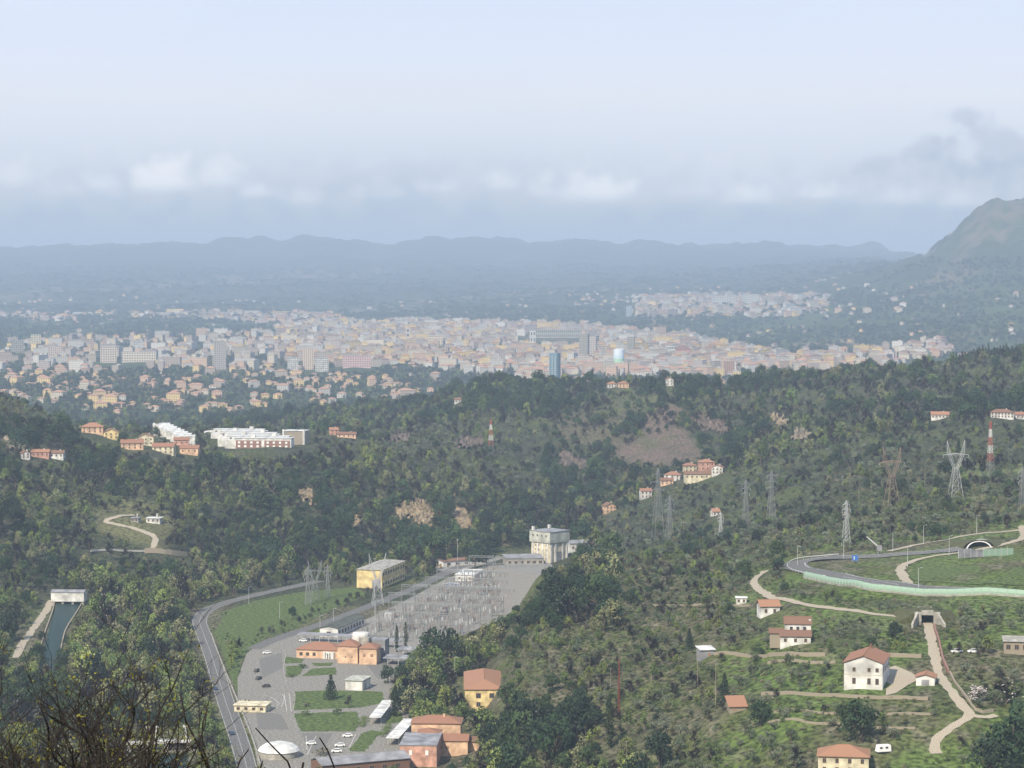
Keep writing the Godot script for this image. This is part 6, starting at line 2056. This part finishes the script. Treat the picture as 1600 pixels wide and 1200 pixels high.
		var e := tree(t[0], q, Vector3(t[4], t[3], t[4]), t[5], "", "tree", "blossoming_tree" if "blossom" in t[5] else "", t[6] if t.size() > 6 else -1)
		if "blossom" in t[5]:
			var m: StandardMaterial3D = M.leaf.duplicate()
			m.albedo_color = lin(0.52, 0.47, 0.46)
			e.get_node("crown").material_override = m
	for i in 26:
		var u := 1490.0 + i * 4.6
		var q := reach(u, 2400.0 + rng.randf_range(-30, 30))
		tree("conifer" if i % 3 else "cypress", q, Vector3(1.3, rng.randf_range(0.9, 1.35), 1.3), "tall dark conifer in the belt on the far ridge crest", "conifer belt on the ridge crest")

func build_hillside() -> void:
	# zigzag farm track on the left
	var zt := path_points([210, 805, 180, 809, 165, 816, 190, 822, 215, 828, 236, 836, 243, 845, 238, 857], 3.0)
	ribbon("dirt_track", zt, 3.8, M.dirt, 0.3)
	clear_line(zt, 7)
	var lane := path_points([140, 862, 180, 860, 240, 861, 290, 866], 4.0)
	ribbon("lane", lane, 4.0, M.yard, 0.25)
	clear_line(lane, 5)
	clear_view([150, 800, 256, 800, 256, 860, 225, 850, 160, 826], 1640)
	wall_along("retaining_wall", "pale retaining wall of the lane under the zigzag track", path_points([226, 864, 262, 866, 292, 869]), 3.0, 0.8, M.stone)
	# outcrops
	rock_face("sandy cream cliff patch among the trees of the escarpment", [461, 768, 474, 763, 488, 770, 497, 780, 496, 793, 482, 785, 464, 781], M.cliff, 1500)
	rock_face("narrow cream cliff face right of the sandy patch", [546, 805, 560, 802, 567, 814, 558, 827, 551, 825], M.cliff, 1500)
	rock_face("broken tan cliff with bushes across it", [606, 800, 630, 786, 655, 780, 690, 800, 685, 815, 664, 826, 640, 808, 618, 826], M.cliff, 1500)
	rock_face("tall tan cliff at the escarpment's right end", [704, 802, 718, 791, 736, 803, 744, 826, 726, 832, 712, 820], M.cliff, 1500)
	rock_face("small tan rock high on the escarpment", [705, 766, 716, 763, 722, 772, 710, 775], M.cliff, 1500)
	rock_face("pale limestone ledge on the dark left hill", [0, 690, 12, 684, 30, 694, 44, 702, 36, 708, 10, 700], M.stone_rock, 1500)
	rock_face("broad limestone band across the ridge wood", [1070, 650, 1098, 645, 1140, 664, 1142, 684, 1112, 674, 1082, 668], M.scree, 1900)
	rock_face("bright limestone streak in the ridge wood", [1200, 650, 1212, 648, 1232, 662, 1224, 669, 1206, 660], M.cliff, 1900)
	rock_face("pointed limestone knoll under the bright streak", [1234, 684, 1252, 667, 1266, 678, 1258, 690, 1240, 690], M.stone_rock, 1900)
	rock_face("grey scree slope beneath the banded mast", [706, 696, 724, 682, 754, 680, 756, 698, 730, 702], M.scree, 1900)
	rock_face("grey bare knoll near the ridge farmhouse", [600, 694, 622, 676, 640, 672, 644, 690], M.scree, 1900)
	rock_face("dry rocky slope under the ridge's left wood", [862, 714, 882, 706, 925, 722, 918, 734, 880, 731], M.scree, 1900)
	clear_view([1012, 640, 1056, 628, 1062, 660, 1095, 712, 1040, 720, 985, 715, 968, 697, 1000, 684], 2160)

# ---------------------------------------------------------------- bare shrubs right below the belvedere
func twig_tree(label: String, u: float, d: float, top: float, lean: float, sd: int, spread: float, levels := 5) -> void:
	var r := RandomNumberGenerator.new()
	r.seed = sd
	var at := reach(u, d)
	var o := thing("budding_shrub", label, "shrub", at)
	var goal := (EYE - (top - 400.0) / FOCAL * d) - at.y
	var high := 0.1
	var segs := []
	var tips := []
	var wood := start()
	var twigs := start()
	var leaves := start()
	var stack := []
	for k in 3: stack.append([Vector3(r.randf_range(-0.15, 0.15), -0.2, r.randf_range(-0.15, 0.15)), Vector3(lean + r.randf_range(-0.3, 0.3) * spread, 1.0, r.randf_range(-0.2, 0.2)).normalized(), goal * r.randf_range(0.62, 0.78), 0.042, 0])
	while not stack.is_empty():
		var b: Array = stack.pop_back()
		var p: Vector3 = b[0]
		var dir: Vector3 = b[1]
		var steps := 5
		for s in steps:
			var nx: Vector3 = p + dir * b[2] / steps
			high = maxf(high, nx.y)
			var r0: float = b[3] * (1.0 - 0.45 * s / steps)
			segs.append([b[4], p, nx, r0, b[3] * (1.0 - 0.45 * (s + 1) / steps)])
			if b[4] < levels and s > 0 and r.randf() < 0.7:
				var sd2 := Vector3(r.randfn() * spread, r.randf_range(-0.1, 0.7), r.randfn() * 0.7)
				stack.append([nx, (dir * 0.8 + sd2 * 0.75).normalized(), b[2] * r.randf_range(0.5, 0.78), b[3] * 0.5, b[4] + 1])
			p = nx
			dir = (dir + Vector3(r.randfn() * 0.16, 0.05 + r.randfn() * 0.1, r.randfn() * 0.16)).normalized()
		if b[4] >= 2 and r.randf() < 0.09:
			tips.append(p)
	var fit := goal / high
	for s in segs: tube(wood if s[0] < 2 else twigs, s[1] * fit, s[2] * fit, s[3], s[4], 6 if s[0] < 3 else 4)
	for p in tips:
		var tone := r.randf_range(0.7, 1.3)
		for k in r.randi_range(2, 5):
			var n := Vector3(r.randfn(), r.randfn() + 0.5, r.randfn())
			leaf_quad(leaves, p * fit + Vector3(r.randfn(), r.randfn(), r.randfn()) * 0.02, n, r.randf_range(0.018, 0.034), tone)
	part("branches", wood.commit(), M.twig, o)
	part("twigs", twigs.commit(), M.twig, o).set_meta("kind", "stuff")
	var lm: StandardMaterial3D = M.leaf.duplicate()
	lm.albedo_color = lin(0.15, 0.145, 0.035)
	part("buds", leaves.commit(), lm, o).set_meta("kind", "stuff")

func build_foreground() -> void:
	twig_tree("dark budding shrub with dense forked twigs on the belvedere slope", 15, 21.0, 925, 0.05, 5, 0.9)
	twig_tree("budding shrub with crossing dark stems beside the forked one", 48, 19.5, 1000, 0.0, 41, 0.9)
	twig_tree("budding shrub with arched reddish twigs near the sluice", 215, 20.5, 1020, -0.1, 47, 0.9)
	twig_tree("low matted budding shrub between the taller stems", 95, 18.5, 1045, 0.0, 52, 1.2)
	twig_tree("budding shrub with long slanting branches over the canal", 70, 22.0, 955, 0.3, 9, 1.0)
	twig_tree("budding shrub with upright dark fork above the sluice", 165, 20.0, 955, 0.1, 14, 0.8)
	twig_tree("tangled low budding shrub before the footbridge", 125, 19.0, 1000, 0.2, 21, 1.1)
	twig_tree("thin leafless shoot curving up beside the road", 358, 21.0, 1105, -0.1, 27, 0.35, 2)
	twig_tree("sparse leafless sprig in front of the round tank", 432, 23.0, 1130, 0.05, 33, 0.4, 2)

# ---------------------------------------------------------------- sky: pale haze with a low bank of cumulus all round the horizon
func make_sky() -> Sky:
	var w := 4096
	var h := 2048
	var strip := Image.create(2, h, false, Image.FORMAT_RGB8)
	var ramp := [[-90, Color8(120, 126, 120)], [-4, Color8(140, 152, 160)], [0, Color8(172, 174, 177)], [0.8, Color8(180, 184, 188)], [1.5, Color8(190, 194, 201)], [2.6, Color8(199, 204, 213)], [3.6, Color8(205, 208, 216)], [4.6, Color8(200, 207, 221)], [6.2, Color8(193, 203, 222)], [14, Color8(172, 188, 214)], [40, Color8(160, 180, 210)], [90, Color8(146, 170, 205)]]
	var row_color := []
	for y in h:
		var e := 90.0 - (y + 0.5) / h * 180.0
		var c: Color = ramp[0][1]
		for i in range(1, ramp.size()):
			if e <= ramp[i][0]:
				var t: float = (e - ramp[i - 1][0]) / (ramp[i][0] - ramp[i - 1][0])
				c = ramp[i - 1][1].lerp(ramp[i][1], t)
				break
		row_color.append(c)
		for x in 2: strip.set_pixel(x, y, c)
	strip.resize(w, h, Image.INTERPOLATE_BILINEAR)
	var n := FastNoiseLite.new()
	n.seed = 77
	n.frequency = 0.03
	n.fractal_octaves = 5
	var veil := FastNoiseLite.new()
	veil.seed = 31
	veil.frequency = 0.004
	veil.fractal_octaves = 4
	var heads := []
	var r := RandomNumberGenerator.new()
	r.seed = 8
	# cumulus heads: [degrees right of the valley axis, degrees up, half width, half height, strength]
	for q in [[158, 290, 34, 20, 0.6], [255, 282, 48, 34, 0.95], [350, 280, 40, 30, 0.7], [398, 302, 30, 17, 0.8], [20, 280, 44, 28, 0.5], [100, 300, 40, 16, 0.35], [675, 294, 30, 13, 0.55], [778, 288, 26, 17, 0.6], [925, 300, 72, 30, 1.0], [1170, 310, 50, 18, 0.8], [1285, 304, 52, 15, 0.8], [1400, 312, 66, 18, 0.6], [1500, 318, 46, 16, 0.6], [470, 312, 34, 14, 0.5], [600, 304, 50, 18, 0.35], [1080, 302, 50, 16, 0.3]]:
		heads.append([rad_to_deg(atan((q[0] - 800.0) / FOCAL)), rad_to_deg(atan((400.0 - q[1]) / FOCAL)), q[2] * 0.0147, q[3] * 0.0147, q[4]])
	for k in 180:
		var az := r.randf_range(12.0, 348.0)
		heads.append([az if az < 180.0 else az - 360.0, r.randf_range(1.2, 1.9), r.randf_range(0.3, 1.0), r.randf_range(0.15, 0.4), r.randf_range(0.2, 0.9)])
	var greys := [[1500, 186, 40, 12, 0.6], [1450, 236, 46, 18, 0.55], [1365, 262, 34, 16, 0.5], [1560, 232, 80, 30, 0.6], [1600, 270, 110, 24, 0.45], [1480, 262, 70, 20, 0.35]]
	var bins := {}
	for k in heads.size():
		var lo := int(floor(heads[k][0] - heads[k][2] * 3.0))
		for b in range(lo, int(ceil(heads[k][0] + heads[k][2] * 3.0)) + 1):
			if not bins.has(b): bins[b] = []
			bins[b].append(heads[k])
	for y in range(int((90.0 - 7.5) / 180.0 * h), int((90.0 + 0.3) / 180.0 * h)):
		var e := 90.0 - (y + 0.5) / h * 180.0
		for x in w:
			var az := fposmod((x + 0.5) / w * 360.0 + 180.0, 360.0) - 180.0   # 0 is straight down the valley
			var a := deg_to_rad(az)
			var base: Color = row_color[y]
			var f := n.get_noise_3d(cos(a) * 1700.0, sin(a) * 1700.0, e * 30.0)
			var f2 := n.get_noise_3d(cos(a) * 4200.0, sin(a) * 4200.0, e * 75.0)
			var v := veil.get_noise_3d(cos(a) * 900.0, sin(a) * 900.0, e * 60.0)
			base = base.lerp(Color8(208, 213, 224), clampf(0.14 + v * 0.5, 0.0, 0.5) * smoothstep(1.6, 3.2, e))
			base = base.lerp(Color8(146, 162, 182), clampf(0.1 + f * 0.9, 0.0, 0.4) * (1.0 - smoothstep(1.4, 2.6, e)) * smoothstep(0.3, 1.0, e))
			base = base.lerp(Color8(214, 214, 220), clampf(f * 1.3 + v * 0.9 - 0.02, 0.0, 0.55) * smoothstep(0.9, 1.5, e) * (1.0 - smoothstep(1.9, 2.8, e)))
			var s := 0.0
			for c in bins.get(int(floor(az)), []):
				var dx: float = (az - c[0]) / c[2]
				var dy: float = (e - c[1]) / c[3]
				if dy < 0: dy *= 1.5
				var lump := sqrt(dx * dx + dy * dy) + f * 0.7 + f2 * (0.75 if dy > 0.0 else 0.3)
				s = maxf(s, c[4] * smoothstep(1.5, 0.1, lump) * (1.0 if dy > -0.2 else smoothstep(-1.3, -0.2, dy)))
			base = base.lerp(Color8(246, 242, 240), s * 0.65)
			for q in greys:
				var gx: float = (az - rad_to_deg(atan((q[0] - 800.0) / FOCAL))) / (q[2] * 0.0147)
				var gy: float = (e - rad_to_deg(atan((400.0 - q[1]) / FOCAL))) / (q[3] * 0.0147)
				if absf(gx) < 2.0 and absf(gy) < 2.0: base = base.lerp(Color8(146, 158, 178), 0.6 * q[4] * smoothstep(1.5, 0.0, gx * gx + gy * gy + f * 1.2 + f2 * 1.6))
			strip.set_pixel(x, y, base)
	var m := PanoramaSkyMaterial.new()
	m.panorama = ImageTexture.create_from_image(strip)
	m.energy_multiplier = 1.0
	var sky := Sky.new()
	sky.sky_material = m
	return sky

func _ready() -> void:
	rng.seed = 20240
	noise_a.seed = 4
	noise_a.frequency = 0.012
	noise_a.fractal_octaves = 3
	noise_b.seed = 9
	noise_b.frequency = 0.03
	noise_b.fractal_octaves = 3
	noise_c.seed = 15
	noise_c.frequency = 0.0011
	noise_c.fractal_octaves = 5
	open.resize(400 * 300)
	open.fill(0.0)
	# camera
	pitch = atan(200.0 / FOCAL)
	var cam := Camera3D.new()
	cam.name = "camera"
	cam.fov = rad_to_deg(2.0 * atan(600.0 / FOCAL))
	cam.near = 0.5
	cam.far = 60000.0
	cam.position = Vector3(0, EYE, 0)
	cam.rotation.x = -pitch
	add_child(cam)
	cam.current = true
	# sky, haze, exposure
	var env := Environment.new()
	env.background_mode = Environment.BG_SKY
	env.sky = make_sky()
	env.tonemap_mode = Environment.TONE_MAPPER_LINEAR
	env.tonemap_exposure = 1.4
	env.fog_enabled = true
	env.fog_density = 0.000095
	env.fog_light_color = Color(0.81, 0.90, 1.0)
	env.sdfgi_enabled = true
	env.ssao_enabled = true
	env.ssil_enabled = true
	var we := WorldEnvironment.new()
	we.name = "environment"
	we.environment = env
	add_child(we)
	# sun: high, from the left and a little behind
	var sun := DirectionalLight3D.new()
	sun.name = "sun"
	sun.rotation_degrees = Vector3(-44, -30, 0)
	sun.light_energy = 1.5
	sun.light_color = Color(1.0, 0.95, 0.86)
	sun.light_angular_distance = 0.6
	sun.shadow_enabled = true
	add_child(sun)

	make_materials()
	for s in [
		[[1010, 642, 1058, 624, 1064, 660, 1104, 722, 1040, 728, 962, 722, 950, 690, 1000, 682], Color(0.185, 0.145, 0.115), 1950.0, 2500.0],
		[[880, 618, 1000, 605, 1060, 618, 1000, 642, 930, 648], Color(0.13, 0.14, 0.07), 2200.0, 2700.0],
		[[860, 650, 1000, 645, 950, 690, 880, 700], Color(0.145, 0.130, 0.085), 2000.0, 2600.0],
		[[1452, 735, 1540, 722, 1600, 726, 1600, 742, 1470, 745], Color(0.16, 0.19, 0.08), 1400.0, 2200.0],
		[[130, 800, 200, 780, 290, 790, 262, 862, 150, 830], Color(0.17, 0.17, 0.08), 1400.0, 1800.0],
		[[1230, 540, 1330, 528, 1344, 536, 1260, 546], Color(0.30, 0.22, 0.17), 3400.0, 9000.0],
		[[690, 490, 740, 483, 740, 490, 700, 494], Color(0.36, 0.28, 0.22), 3400.0, 12000.0],
	]: scars.append({"poly": pv(s[0]), "color": s[1], "near": s[2], "far": s[3]})
	build_land()
	lay_land()
	make_kinds()
	build_landmarks()
	build_hamlets()
	build_valley()
	build_slope()
	build_hillside()
	plant_woods()
	plant_scrub()
	build_town()
	plant_plain()
	lay_masses()
	build_foreground()
